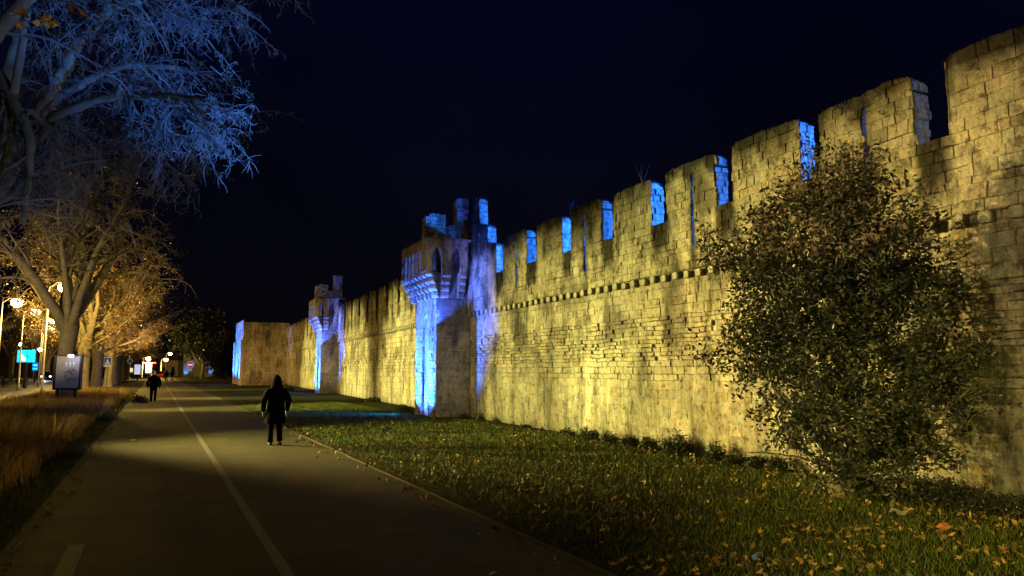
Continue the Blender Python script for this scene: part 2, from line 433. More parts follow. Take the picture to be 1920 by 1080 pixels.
    for x in (-1.08,-.41):
        corbel_stack(Vector((x,0,0)),PX,-PY,.34 if x<-1 else .26,4.52,4,.245,.13,.42,A).build('corbel_stack',M['stone'],root)
        corbel_stack(Vector((x,YW,0)),PX,PY,.3,4.52,4,.245,.13,.42,A).build('corbel_stack',M['stone'],root)
    for ysgn,y in ((-1,.05),(1,YW-.05)):
        Nd=Vector((-1,ysgn*.85,0)).normalized(); Ud=Vector((-Nd.y,Nd.x,0))
        corbel_stack(Vector((X0+.05,y,0)),Ud,Nd,.3,4.52,4,.245,.22,.72,A).build('corbel_stack',M['stone'],root)
    # ruined upper wall stepping up to the rampart
    u=MB()
    prof=[(-1.3,-.93,7.05),(-.93,-.57,7.36),(-.57,.05,8.45)]
    for a,c,z in prof:
        tf=lambda s,z=z,a=a:z-6.72+.06*N3(s*5+a,1,seed)+.04*N3(s*14,2,seed)
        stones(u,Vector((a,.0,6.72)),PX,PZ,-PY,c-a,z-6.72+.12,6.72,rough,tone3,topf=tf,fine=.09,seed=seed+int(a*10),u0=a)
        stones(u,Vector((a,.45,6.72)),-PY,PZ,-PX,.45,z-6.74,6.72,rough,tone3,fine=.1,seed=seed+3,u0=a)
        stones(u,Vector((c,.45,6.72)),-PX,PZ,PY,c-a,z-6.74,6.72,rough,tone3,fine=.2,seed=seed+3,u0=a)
        u.box((a+.01,.02,6.7),(c,.43,z-.05),MORT,1)
    u.build('ruined_wall',[M['stone'],M['mortar']],root)
    m=MB()
    a,c=-1.8,-.98
    tf=lambda s:1.02+.05*N3(s*5,1,seed)-(.13 if s<.22 else 0)
    stones(m,Vector((a,.15,6.772)),PX,PZ,-PY,c-a,1.1,6.7,rough,tone2,topf=tf,fine=.08,seed=seed+31)
    stones(m,Vector((a,.6,6.772)),-PY,PZ,-PX,.45,.88,6.7,rough,tone2,fine=.1,seed=seed+32)
    stones(m,Vector((c,.15,6.772)),PY,PZ,PX,.45,.98,6.7,rough,tone2,fine=.1,seed=seed+33)
    stones(m,Vector((c,.6,6.772)),-PX,PZ,PY,c-a,.88,6.7,rough,tone2,fine=.2,seed=seed+34)
    m.box((a+.01,.17,6.772),(c-.01,.59,7.62),MORT,1)
    m.build('merlon',[M['stone'],M['mortar']],root)
    return root
t1=tower((10.89,26.76,0),-.0252,1,'nearer tower with blue lit corbelled gallery and two bright blue pilasters',11)
t2=tower((12.6,57.0,0),-.053,1.06,'farther blue lit corbelled tower halfway along the rampart',23)
# staired pillar of the middle wall beside the second tower
w1b=None
# third tower, square, plain
def plain_tower():
    root=empty('rampart_tower',(9,92,0),0,'plain square corner tower with brown side and one blue lit edge','tower','towers along the rampart')
    b=MB(); st=lambda z,u:(.4,(.5,1.1),.03,.02,.03)
    def tone(u,z):
        k=.62*(1+.25*N3(u*.6,z*.6,5))*(1-.45*sstep(6.6,7.2,z+N3(u,z,1)))
        if abs(u-2.75)<.12 and z>5.2: k*=.3
        return (k,k*.94,k*.9)
    tf=lambda s:7.35+.08*N3(s*2,0,8)+.06*N3(s*7,0,8)
    stones(b,Vector((0,0,0)),PX,PZ,-PY,5.2,7.5,0,st,tone,topf=tf,fine=.3,seed=41)
    stones(b,Vector((0,9,0)),-PY,PZ,-PX,9,7.6,0,st,None,fine=.4,seed=42)
    b.box((.03,.03,-.3),(5.2,8.97,7.2),MORT,1)
    for y in (0,7.8): b.box((-.22,y,-.2),(-.01,y+1.2,5.2),(.42,.36,.25))
    b.build('tower_body',[M['stone'],M['mortar']],root)
    return root
plain_tower()
# ------------------------------------------------------------------ ground
def sheet(name,pts,z,m,kind='structure',sub=None):
    mb=MB(); i=[mb.vert((x,y,z)) for x,y in pts]; mb.face(i)
    o=mb.build(name,m); tag(o,kind=kind); return o
sheet('ground',[(-1500,-1500),(1500,-1500),(1500,1500),(-1500,1500)],-.012,M['soil'])
def strip(name,xl,xr,y0,y1,z,m,wob=.0,seed=0,step=.5):
    mb=MB(); n=int((y1-y0)/step); pv=None
    for k in range(n+1):
        y=y0+(y1-y0)*k/n
        a=mb.vert((xl+wob*(N3(y*.9,seed,0)+.5*N3(y*4,seed,0)),y,z)); b=mb.vert((xr+wob*(N3(y*.9,seed,9)+.5*N3(y*4,seed,9)),y,z))
        if pv: mb.face((pv[0],pv[1],b,a))
        pv=(a,b)
    o=mb.build(name,m); tag(o,kind='structure'); return o
strip('path',-1.3,3.68,-8,200,.0,M['asphalt'],.03,1,.25)
strip('path_centre_line',1.08,1.19,-4,90,.004,M['paint'],.008,3,.12)
for y0,y1 in ((6.3,9.12),(15.5,15.6)):
    if y1-y0>1: strip('path_dash_line',-.73,-.57,y0,y1,.004,M['paint'],.008,5,.15)
kb=MB(); pv=None
for k in range(240):
    y=1.5+k*.25; x=3.69+.02*N3(y,4,4); w=.055+.01*N3(y*3,1,1); h=.009+.005*N3(y*2.2,7,0)
    r=[kb.vert((x,y,0)),kb.vert((x+.008,y,h)),kb.vert((x+w,y,h)),kb.vert((x+w+.01,y,0))]
    if pv:
        for j in range(3): kb.face((pv[j],pv[j+1],r[j+1],r[j]))
    pv=r
tag(kb.build('kerb_strip',M['kerb']),kind='structure')
sheet('road',[(-40,-20),(-7.0,-20),(-7.0,400),(-40,400)],-.006,M['road'])
# ------------------------------------------------------------------ grass
def blades(mb,x,y,h,w,lean,col,segs=1):
    a=R.random()*6.283; ux,uy=math.cos(a)*w*.5,math.sin(a)*w*.5
    b=R.random()*6.283; lx,ly=math.cos(b)*lean*h,math.sin(b)*lean*h
    if segs==1:
        i=[mb.vert((x-ux,y-uy,-.01),col),mb.vert((x+ux,y+uy,-.01),col),mb.vert((x+lx,y+ly,h),col)]; mb.face(i)
    else:
        c2=tuple(q*1.25 for q in col)
        i=[mb.vert((x-ux,y-uy,-.01),col),mb.vert((x+ux,y+uy,-.01),col),mb.vert((x+lx*.3+ux*.8,y+ly*.3+uy*.8,h*.6),col),mb.vert((x+lx*.3-ux*.8,y+ly*.3-uy*.8,h*.6),col),mb.vert((x+lx,y+ly,h),c2)]
        mb.face(i[:4]); mb.face((i[3],i[2],i[4]))
gm=MB()
for k in range(95000):
    Y=2.3+(R.random()**1.9)*40; X=R.uniform(3.74,10.55 if Y<27 else 9.3)
    if X>Y*1.75+1.2: continue
    n=N3(X*.7,Y*.7,3)+.5*N3(X*2.5,Y*2.5,8)
    if n<-.45 and R.random()<.6: continue
    edge=sstep(3.7,4.4,X+.3*N3(Y*1.5,2,2))
    if R.random()>.25+.75*edge: continue
    sz=(.6+.6*edge)*(1+.5*n); f=1+Y*.035
    g=R.random()
    col=(.058+.04*g+.03*max(0,-n),.085+.05*g,.01+.008*g)
    if R.random()<.12 or edge<.5 and R.random()<.6: col=(.13,.095,.04)
    blades(gm,X,Y,R.uniform(.02,.055)*sz*(1+.01*Y),.008*f,R.uniform(.2,1.1),col)
tag(gm.build('lawn_grass',M['grass']),'short green grass of the lawn at the foot of the rampart','grass',kind='stuff')
gm=MB()
for k in range(75000):
    Y=2.5+(R.random()**1.6)*62; X=R.uniform(-7.2,-1.32)
    if X<-Y*.17-4.2+0*Y and Y<8: continue
    e=-1.32-X; n=N3(X*.6,Y*.35,5)+.5*N3(X*2,Y*1.4,8)
    f=1+Y*.03
    if e<.5+.4*N3(Y*.5,1,1):
        g=R.random(); h=R.uniform(.05,.16)*(.5+e*.7); col=(.04+.03*g,.06+.03*g,.012)
        if R.random()<.35: col=(.14,.1,.04)
        blades(gm,X+R.uniform(-.02,.1 if e<.1 else 0),Y,h,.008*f,R.uniform(.2,.9),col)
    else:
        g=R.random(); h=R.uniform(.24,.58)*(1+.6*n)*(1 if X>-6.4 else .6); c=R.uniform(.6,1.15)
        col=(.4*c,.25*c,.08*c) if R.random()<.8 else (.09,.08,.03)
        if h<.06: h=.08
        blades(gm,X,Y,h,.007*f,R.uniform(.15,.8),col,2)
tag(gm.build('dry_verge_grass',M['grass']),'tall dry brown grass on the verge left of the path','grass',kind='stuff')
# ------------------------------------------------------------------ trees
class Tree:
    def __init__(s,seed,leafcol=None): s.r=random.Random(seed); s.limb=MB(); s.tw=MB(); s.lf=MB(); s.tips=[]
    def path(s,p,d,L,n,wig,droop,up=0):
        pts=[p.copy()]; d=d.normalized(); st=L/n
        for k in range(n):
            d=(d+Vector((s.r.gauss(0,wig),s.r.gauss(0,wig),s.r.gauss(0,wig)-droop+up))).normalized()
            p=p+d*st; pts.append(p.copy())
        return pts
    def branch(s,p,d,L,r,lev,P):
        if p.z<P.get('zmin',-9)+s.r.uniform(0,.5): return
        n=P['n'][lev]; pts=s.path(p,d,L,n,P['wig'][lev],P['droop'][lev],P['up'][lev])
        tr=P['taper'][lev]; rs=[r*(1-(1-tr)*k/n) for k in range(n+1)]
        last=lev==len(P['n'])-1
        mb=s.limb if r>P.get('rl',.03) else s.tw
        mb.tube(pts,rs,8 if r>.1 else (5 if r>.03 else 3),cap=r>.05)
        if last: s.tips.append(pts[-1]); return
        k0=P['start'][lev]; cnt=P['cnt'][lev]
        for c in range(cnt):
            t=k0+(1-k0)*(c+s.r.random())/cnt; t=min(t,.999); i=int(t*n); fr=t*n-i
            q=pts[i].lerp(pts[i+1],fr); dd=(pts[i+1]-pts[i]).normalized()
            rv=Vector((s.r.gauss(0,1),s.r.gauss(0,1),s.r.gauss(0,1)+P.get('bz',0))).normalized()
            nd=(dd*P['fwd'][lev]+rv).normalized()
            s.branch(q,nd,L*P['ratio'][lev]*s.r.uniform(.6,1.2)*(1-.35*t),max(rs[i]*P['rr'][lev],P['rmin']),lev+1,P)
        if s.r.random()<.8: s.branch(pts[-1],(pts[-1]-pts[-2]),L*P['ratio'][lev],max(rs[-1],P['rmin']),lev+1,P)
    def leaves(s,n,size,spread,cols):
        for k in range(n):
            p=s.r.choice(s.tips)+Vector((s.r.gauss(0,spread),s.r.gauss(0,spread),s.r.gauss(0,spread)))
            leaf(s.lf,p,size*s.r.uniform(.6,1.3),s.r,s.r.choice(cols))
def leaf(mb,p,L,r,col,asp=.45,droop=0):
    a=Vector((r.gauss(0,1),r.gauss(0,1),r.gauss(0,.8)-droop)).normalized(); b=a.cross(Vector((r.gauss(0,1),r.gauss(0,1),r.gauss(0,1)))).normalized()
    c=r.uniform(.7,1.3); col=tuple(q*c for q in col)
    nn=a.cross(b)*L*.12
    i=[mb.vert(p,col),mb.vert(p+a*L*.45+b*L*asp*.5+nn,col),mb.vert(p+a*L,col),mb.vert(p+a*L*.45-b*L*asp*.5+nn,col)]
    mb.face((i[0],i[1],i[2])); mb.face((i[0],i[2],i[3]))
# row plane tree, seen from 45 m on
def row_tree(seed,leafy=True):
    t=Tree(seed)
    tr=MB()
    pts=[Vector((0,0,-.2)),Vector((0,0,.25)),Vector((.03,.0,1)),Vector((-.04,.05,2.4)),Vector((.05,0,3.6)),Vector((0,0,4.6))]
    tr.tube(pts,[.62,.47,.41,.4,.46,.38],14)
    P=dict(n=[9,6,5,4],wig=[.10,.18,.28,.3],droop=[-.0,.03,.06,.1],up=[.05,0,0,0],taper=[.3,.3,.4,.6],start=[.25,.15,.1],cnt=[9,8,7],
        fwd=[1.1,.9,.6],ratio=[.42,.45,.5],rr=[.42,.4,.5],rmin=.013,rl=.04)
    for k in range(8):
        a=k*6.283/8+t.r.uniform(-.3,.3); el=t.r.uniform(1.05,1.4) if k%2 else t.r.uniform(.75,1.0)
        d=Vector((math.cos(a)*math.cos(el),math.sin(a)*math.cos(el),math.sin(el)))
        z=t.r.uniform(3.0,4.3)
        t.branch(Vector((d.x*.3,d.y*.3,z)),d,t.r.uniform(6.2,8.2),t.r.uniform(.2,.32),0,P)
    for k in range(6 if leafy else 0):
        a=k*6.283/6+t.r.uniform(-.4,.4); el=t.r.uniform(.05,.4)
        t.branch(Vector((0,0,t.r.uniform(3.2,4.4))),Vector((math.cos(a),math.sin(a),el)),t.r.uniform(4,5.5),.13,0,P)
    t.leaves(11000 if leafy else 3000,.16,.25,[(.14,.085,.03),(.3,.19,.04),(.1,.06,.025),(.42,.28,.06)] if leafy else [(.12,.08,.035),(.08,.055,.03)])
    return tr,t
row_label=['big bare plane tree with thick forked trunk just behind the poster frame','plane tree with golden lit leaves second in the row behind the poster frame',
 'third plane tree of the avenue row, its trunk lit gold','fourth plane tree of the avenue, beside the crossing sign','fifth plane tree of the avenue leaning towards the path',
 'sixth plane tree, above the far lit poster panel','seventh plane tree, its leaves glowing round a far lamp','farthest plane tree of the avenue left of the walking couple']
protos=[]
for sd in (5,9):
    tr,t=row_tree(sd,sd==9)
    root=empty('plane_tree',(0,0,0),0,'','tree','plane trees along the avenue')
    tr.build('trunk',M['bark'],root,True)
    cr=t.limb.build('crown',M['bark'],root,True)
    t.tw.build('twigs',M['twig'],cr); t.lf.build('dead_leaves',M['leafatt'],cr)
    protos.append(root)
ys=[47,62,75,88,101,116,132,152]
for k,y in enumerate(ys):
    sc=[1.1,.95,1,.93,.98,.95,1,.95][k]; lo=(-4.5+R.uniform(-.2,.2),y,0)
    if k<2: o=protos[k]; o.location=lo; o.rotation_euler=(0,0,[.4,2.0][k]); o.scale=(sc*.93,sc*.93,sc*1.05) if k==0 else (sc,)*3; o['label']=row_label[k]
    else: o=copytree(protos[1],loc=lo,rz=k*1.37,label=row_label[k],scale=sc)
# trees across the road
for k,(px,d,s_) in enumerate([(-120,75,1.0),(-10,95,.95),(60,125,1.0),(120,160,1.05)]):
    g=ground(px,d); copytree(protos[0],loc=(g.x-3,g.y,0),rz=k*2.1+1,scale=s_,label=['leftmost bare tree across the road behind the street lamps','bare tree across the road behind the cyan billboard','bare tree across the road above the oncoming car','distant bare tree across the road beyond the oncoming car'][k])['group']='bare trees across the road'
# near tree, trunk just out of frame, crown over the top left corner
def near_tree():
    T=Tree(77); r=T.r
    root=empty('plane_tree',(-4.5,20,0),0,'huge near plane tree with blue lit drooping twigs filling the top left corner','tree','plane trees along the avenue')
    base=Vector((-4.5,20,0))
    tr=MB(); tr.tube([Vector(p) for p in ((0,0,-.2),(0,0,.3),(.05,0,1.5),(-.03,.03,3),(.05,0,4.2),(.1,0,5.0))],[.75,.6,.52,.5,.5,.42],16)
    tr.build('trunk',M['bark'],root,True)
    limbs=[([(-60,420,16.2),(0,353,16),(43,290,15.8),(75,255,15.6),(97,227,15.4),(150,197,15),(233,178,14.6),(300,181,14.2),(350,186,13.9),(390,205,13.7)],.15),
     ([(-70,400,16.2),(-10,330,16.4),(23,267,16.5),(67,217,16.6),(133,170,16.6),(167,150,16.6),(207,132,16.6),(260,123,16.6),(330,128,16.6)],.15),
     ([(-50,400,16),(30,275,15.8),(80,200,15.6),(113,143,15.4),(150,77,15.2),(180,43,15),(213,13,14.8),(250,3,14.6),(330,-20,14.4),(420,-10,14.2)],.17),
     ([(-60,360,15.6),(-20,260,15.4),(0,200,15.3),(20,117,15.2),(37,47,15),(43,0,14.8),(60,-80,14.6)],.17),
     ([(-40,370,15.0),(4,300,14.8),(20,200,14.6),(43,67,14.4),(50,20,14.3),(55,-60,14.2)],.12),
     ([(-30,100,15),(20,180,14.6),(50,253,14.2),(57,300,14.1),(50,350,14),(42,420,14)],.13),
     ([(-60,300,17),(27,180,17.4),(80,163,17.5),(130,152,17.6),(200,150,17.6)],.08),
     ([(-80,200,14),(0,60,13.6),(120,-60,13.2),(260,-130,13),(420,-120,12.6),(500,-90,12.4)],.16),
     ([(-70,420,17),(0,380,17.4),(60,330,17.6),(130,310,17.8),(200,300,18)],.09)]
    base2=Vector(base)
    cb=MB(); tips=[]
    P=dict(n=[6,6,5],wig=[.2,.26,.34],droop=[.06,.13,.13],up=[0,0,0],taper=[.35,.5,.6],start=[.1,.1],cnt=[7,5],fwd=[.7,.5],ratio=[.5,.5],rr=[.5,.6],rmin=.0065,rl=.5,bz=-.3,zmin=4.75)
    for pl,r0 in limbs:
        pts=[at(x,y,d)-base for x,y,d in pl]
        # smooth subdivide
        q=[]
        for i in range(len(pts)-1):
            for k in range(4):
                t=k/4; p0=pts[max(i-1,0)];p1=pts[i];p2=pts[i+1];p3=pts[min(i+2,len(pts)-1)]
                q.append(.5*((2*p1)+(p2-p0)*t+(2*p0-5*p1+4*p2-p3)*t*t+(3*p1-p0-3*p2+p3)*t**3)+Vector((r.gauss(0,.02),r.gauss(0,.02),r.gauss(0,.02))))
        q.append(pts[-1]); start=Vector((.1,0,4.6)); q=[start]+q
        n=len(q); rs=[max(.03,0.95*r0*(1-.65*k/n)) for k in range(n)]
        cb.tube(q,rs,9)
        T.tips=[]
        for k in range(int(n*.5)):
            i=r.randint(int(n*.2),n-2); dd=(q[i+1]-q[i]).normalized()
            if q[i].z<4.4: continue
            rv=Vector((r.gauss(0,1),r.gauss(0,1),r.gauss(0,1)-.35)).normalized()
            T.branch(q[i],dd*.8+rv,r.uniform(.8,1.8),max(.018,rs[i]*.28),0,P)
        T.branch(q[-1],(q[-1]-q[-3]),.7,rs[-1],0,P); T.branch(q[-1],(q[-1]-q[-3])+Vector((.3,0,-.6)),.8,rs[-1]*.8,0,P)
    # free secondary sprays over the crown, weighted to the photographed mass
    sprays=[(40,330,60,40),(120,60,90,60),(220,90,90,70),(330,60,90,60),(400,60,45,60),(150,300,90,60),(250,260,90,60),(330,250,60,60),(390,230,60,60),(420,230,35,35),(300,170,80,50),(200,370,90,40),(90,380,80,50),(60,130,60,60),(400,10,50,30),(300,10,90,30),(350,300,25,25)]
    for (cx,cy,sx,sy) in sprays:
        for k in range(3 if cx<300 else 6):
            p=at(cx+r.gauss(0,sx*.6),cy+r.gauss(0,sy*.6),r.uniform(14.8,18.2))-base
            out=Vector((p.x,p.y,0)); out=out.normalized() if out.length>.1 else Vector((1,0,0))
            T.branch(p-out*.5,out+Vector((r.gauss(0,.6),r.gauss(0,.6),r.uniform(-.9,.35))),r.uniform(.7,1.3),.017,0,P)
    for px,py in ((440,240),(430,225),(420,255),(400,270),(400,215),(425,150),(380,250),(360,280),(410,190),(415,215),(380,230),(345,270),(400,60),(410,30),(505,-15),(545,-25),(575,-30),(420,100)):
        p=at(px-30,py-25,r.uniform(12.6,13.8))-base
        T.branch(p,ray(960+300,600)-ray(960,540)+Vector((.6,-.2,r.uniform(-.9,-.1))),r.uniform(.55,.9),.016,0,P)
    cr=cb.build('crown',M['bark'],root,True)
    T.tw.build('twigs',M['twig'],cr)
    lf=MB()
    for (px,py,d,n,s) in ((42,28,9,7,.13),(84,38,9,9,.13),(132,8,8.5,7,.13)):
        c=at(px,py,d)-base
        lf.tube([at(px,-80,d)-base,at(px-3,-20,d)-base,c+Vector((0,0,.03))],[.012,.009,.005],4,(.12,.1,.07))
        for k in range(n): leaf(lf,c+Vector((r.gauss(0,.05),r.gauss(0,.05),r.gauss(0,.045))),s*r.uniform(.7,1.2),r,(.55,.3,.07),asp=.8,droop=.5)
    lf.build('dead_leaves',M['leafatt'],root)
    print('near twigs verts',len(T.tw.v))
near_tree()
# neighbouring trees out of the frame on the left: only trunk and limbs, throwing shadows on path and wall; both young ones are unseen, added for that
def bare_tree(x,y,seed,label,fz=4.2,sc=1.0):
    T=Tree(seed); tr=MB(); tr.tube([Vector(p) for p in ((0,0,-.2),(0,0,.3),(.05,0,1.5),(-.03,.03,fz*.7),(.05,0,fz+.3))],[v*sc for v in (.72,.56,.5,.46,.42)],12)
    P=dict(n=[8,6,5],wig=[.1,.18,.25],droop=[0,.02,.05],up=[.04,0,0],taper=[.35,.4,.5],start=[.3,.2],cnt=[5,4],fwd=[.9,.8],ratio=[.45,.5],rr=[.45,.5],rmin=.015,rl=.0)
    for k in range(6):
        a=k*1.047+T.r.uniform(-.3,.3); el=T.r.uniform(.7,1.2)
        d=Vector((math.cos(a)*math.cos(el),math.sin(a)*math.cos(el),math.sin(el)))
        T.branch(Vector((d.x*.2*sc,d.y*.2*sc,fz)),d,T.r.uniform(4.5,5.5)*(.5+.5*sc),.17*sc,0,P)
    root=empty('plane_tree',(x,y,0),0,label,'tree','plane trees along the avenue')
    tr.build('trunk',M['bark'],root,True); T.limb.build('crown',M['bark'],root,True)
    return root
bare_tree(-5.2,8.2,31,'nearest plane tree left of the path, its bright blue limb in the top left corner')
bare_tree(-5.4,14.0,37,'unseen young low forked plane tree added for its shadow, behind the nearest one',1.5,.42)
bare_tree(-5.8,17.2,38,'unseen young low forked plane tree added for its shadow, by the near trunk',1.2,.38)
# evergreen dark trees far off
def blob_tree(name,loc,blobs,nleaf,size,cols,trunkpts,label,seed,cat='tree',clump=.35,lmat='leafatt'):
    r=random.Random(seed); root=empty(name,loc,0,label,cat)
    tb=MB()
    for pts,rs in trunkpts: tb.tube([Vector(p) for p in pts],rs,8)
    tb.build('trunk',M['bark'],root,True)
    lf=MB()
    tot=sum(b[3]*b[4]*b[5] for b in blobs)
    for b in blobs:
        n=int(nleaf*b[3]*b[4]*b[5]/tot)
        for k in range(max(1,n//8)):
            v=Vector((r.gauss(0,1),r.gauss(0,1),r.gauss(0,1))).normalized()*(r.random()**.4)
            c=Vector((b[0]+v.x*b[3],b[1]+v.y*b[4],b[2]+v.z*b[5]))
            if N3(c.x*.7/clump*.3,c.y*.3,c.z*.7/clump*.3+seed)<-.25: continue
            cc=r.choice(cols)
            for j in range(8): leaf(lf,c+Vector((r.gauss(0,clump),r.gauss(0,clump),r.gauss(0,clump*.7))),size*r.uniform(.7,1.3),r,cc)
    lf.build('crown',M[lmat],root)
    return root
g=ground(378,150)
blob_tree('evergreen_tree',(g.x,g.y,0),[(0,0,9,5.5,4,4),(-3,1,6.5,3,3,2.5),(4,0,7.5,3.5,3,3),(1,0,12,4,3,2.6)],9000,.55,[(.02,.03,.015),(.03,.04,.02)],
  [([(0,0,-.2),(.3,0,2),(.2,0,4),(1.2,0,7)],[.45,.4,.35,.2]),([(.2,0,2),(-1.4,0,4.5),(-2.6,0,6.5)],[.25,.2,.12]),([(.2,0,3),(2.5,0,6),(4,0,8)],[.22,.18,.1])],'dark spreading evergreen tree beyond the path left of the corner tower',3,clump=.6)
g=ground(425,135)
blob_tree('evergreen_tree',(g.x,g.y,0),[(0,0,4.5,4.5,3,4),(-2,0,3,3,2,2.6)],5000,.5,[(.02,.03,.015),(.03,.035,.02)],[([(0,0,-.2),(0,0,3),(.5,0,5)],[.35,.3,.2])],'lower dark evergreen tree right against the corner tower',4,clump=.6)
# ------------------------------------------------------------------ the big bush
def bush():
    r=random.Random(12); base=ground(1590,10.6); base=Vector((9.04,7.84,0))
    root=empty('evergreen_bush',base,0,'tall irregular evergreen bush standing on the lawn against the near rampart','bush')
    bl=[(1585,345,75,65),(1490,385,90,55),(1650,410,90,80),(1420,465,100,55),(1560,480,150,110),(1700,520,75,90),(1480,560,120,80),(1640,580,130,110),
        (1395,650,85,50),(1760,560,60,50),(1800,640,60,45),(1490,680,120,90),(1610,700,150,120),(1725,680,95,95),(1500,775,80,50),(1600,800,115,70),(1700,790,100,70),(1775,770,70,50),(1550,868,70,45),(1640,882,90,45),(1480,820,50,30),(1740,850,60,35),(1835,715,55,40),(1530,300,40,30),(1600,300,45,35)]
    B=[]
    for px,py,rx,ry in bl:
        d=11.2-(px-1330)/550*1.55; p=at(px,py,d)-base; s=d/F
        B.append((p,rx*s*1.0,ry*s*1.0))
    st=MB(); lf=MB()
    for p,rx,ry in B:
        q=[Vector((r.gauss(0,.1),r.gauss(0,.1),-.1)),Vector((r.gauss(0,.1),r.gauss(0,.1),.5)),p*.45+Vector((0,0,.1)),p*.8,p]
        q=[q[0]]+[v.copy() for v in q[1:]]
        st.tube(q,[.07,.06,.04,.025,.01],6,(.1,.08,.05))
        for k in range(5):
            v=Vector((r.gauss(0,1),r.gauss(0,1),r.gauss(0,1))).normalized()
            st.tube([p*.8,p+v*rx*.5,p+v*rx*.95],[.016,.01,.004],3,(.1,.08,.05))
    st.tube([Vector(p)  for p in ((0,0,.3),(-.6,.3,.55),(-1.1,.5,.62),(-1.5,.8,.58))],[.018,.014,.009,.004],5,(.12,.09,.06))
    tot=sum(a*a*b for _,a,b in B)
    for p,rx,ry in B:
        n=int(6400*rx*rx*ry/tot)
        ex=max(rx,ry)
        for k in range(n):
            v=Vector((r.gauss(0,1),r.gauss(0,1),r.gauss(0,1))).normalized(); m=r.random()**.38*r.choice((1,1,1,1.18))
            c=p+Vector((v.x*rx*m,v.y*rx*m,v.z*ry*m))
            if (base.x+c.x)>10.25 or c.z+base.z<.03: continue
            if N3(c.x*2.3,c.y*2.3,c.z*2.3)<-.12: continue
            g=r.random()
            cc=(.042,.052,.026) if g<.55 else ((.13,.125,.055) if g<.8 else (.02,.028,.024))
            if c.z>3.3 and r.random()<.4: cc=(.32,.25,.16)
            ax=v+Vector((0,0,.3))
            for j in range(12):
                o=ax*r.uniform(-.05,.12)+Vector((r.gauss(0,.05),r.gauss(0,.05),r.gauss(0,.05)))
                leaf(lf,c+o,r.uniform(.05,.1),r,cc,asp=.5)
    st.build('stems',M['bark'],root,True); lf.build('foliage',M['leafatt'],root)
    print('bush',len(lf.f))
bush()
def clump(px,py,d,w,h,label,seed,n=260,name='shrub',cols=((.03,.045,.018),(.05,.06,.02)),size=.06,group='small shrubs at the foot of the rampart'):
    r=random.Random(seed); b=at(px,py,d); b.z=0
    if b.x>10.2 and b.y<26: b.x=10.2+.0*b.y
    root=empty(name,b,0,label,'shrub',group)
    lf=MB(); st=MB()
    for k in range(7):
        a=r.random()*6.28; q=Vector((math.cos(a)*w*.35*r.random(),math.sin(a)*w*.3*r.random(),h*r.uniform(.6,1.0)))
        st.tube([Vector((0,0,-.03)),q*.5+Vector((r.gauss(0,.03),0,0)),q],[.012,.008,.003],3,(.1,.08,.05))
    for k in range(n):
        v=Vector((r.gauss(0,1),r.gauss(0,1),abs(r.gauss(0,1)))).normalized()*(r.random()**.4)
        hh=h*(.75+.5*N3(v.x*2+seed,v.y*2,0))
        c=Vector((v.x*w*.5,v.y*w*.35,v.z*hh+.02)); cc=r.choice(cols)
        for j in range(5): leaf(lf,c+Vector((r.gauss(0,.03),r.gauss(0,.03),r.gauss(0,.03))),size*r.uniform(.6,1.3),r,cc)
    st.build('stems',M['bark'],root); lf.build('foliage',M['leafatt'],root)
def wd(px): # distance ahead of camera to the foot of the near wall at that column
    d=5.0
    while d<40:
        p=at(px,693,d)
        if p.x>P1.x+D1.x*(p.y-P1.y)-.28: return d
        d+=.05
    return d
sh=[(890,.35,.25,'tiny dark shrub at the corner where the nearer tower meets the wall'),(918,.3,.3,'thin upright weed clump just right of the nearer tower'),(948,.3,.15,'low weed tuft second to the right of the nearer tower'),
 (1000,.4,.12,'flat weed tuft alone at the wall foot, left end of the shrub line'),(1075,.5,.22,'low leafy shrub beginning the dark line under the wall'),(1112,.7,.36,'broad dark shrub, second of the line under the wall'),(1150,.5,.25,'small shrub between two broader ones under the wall'),
 (1185,.6,.3,'rounded shrub with a pointed top in the middle of the shrub line'),(1220,.5,.3,'narrow shrub just left of the largest wall shrub'),(1270,.85,.5,'largest rounded dark shrub at the wall foot'),(1342,.5,.44,'single egg shaped dark shrub beside the bright wall foot'),
 (1375,.5,.18,'low shrub right of the egg shaped one'),(1415,.6,.2,'low spreading shrub near the left skirt of the big bush'),(1450,.5,.25,'grassy green shrub touching the left skirt of the big bush')]
for k,(px,w,h,lb) in enumerate(sh): clump(px,693,wd(px),w,h,lb,100+k,n=int(120+500*w*h))
for k,(px,w,h,lb) in enumerate([(1700,1.3,.3,'dark ivy mound right behind the big bush trunk'),(1775,1.1,.32,'dark ivy mound at the wall foot right of the big bush'),(1850,1.0,.26,'low ivy mound close to the right edge of the picture'),(1915,.9,.25,'ivy mound cut by the right edge of the picture'),(1600,1.0,.25,'ivy skirt around the foot of the big bush')]):
    clump(px,693,wd(px)-.35,w,h,lb,200+k,n=420,cols=((.03,.035,.02),(.045,.04,.022)),group='ivy mounds around the big bush')
for k,(px,d,w,h,lb) in enumerate([(482,82,2.2,1.7,'left leafless brown shrub in front of the corner tower'),(508,84,2.6,1.9,'right leafless brown shrub in front of the corner tower')]):
    clump(px,693,d,w,h,lb,300+k,n=120,cols=((.1,.06,.03),(.07,.05,.03)),size=.12,group='brown shrubs in front of the corner tower',name='dry_shrub')
clump(540,693,66,1.2,.5,'dark low shrub at the foot of the wall left of the farther tower',310,n=200,size=.14)
clump(700,693,42.5,.9,.3,'dark tuft at the foot of the middle wall',311,n=150,size=.09)
clump(760,693,33,.9,.3,'dark tuft at the foot of the middle wall beside the nearer tower',312,n=150,size=.08)
clump(265,693,41,1.0,.5,'dark weedy tuft at the left edge of the path by the lone man',313,n=200,size=.1,group='weeds by the path')
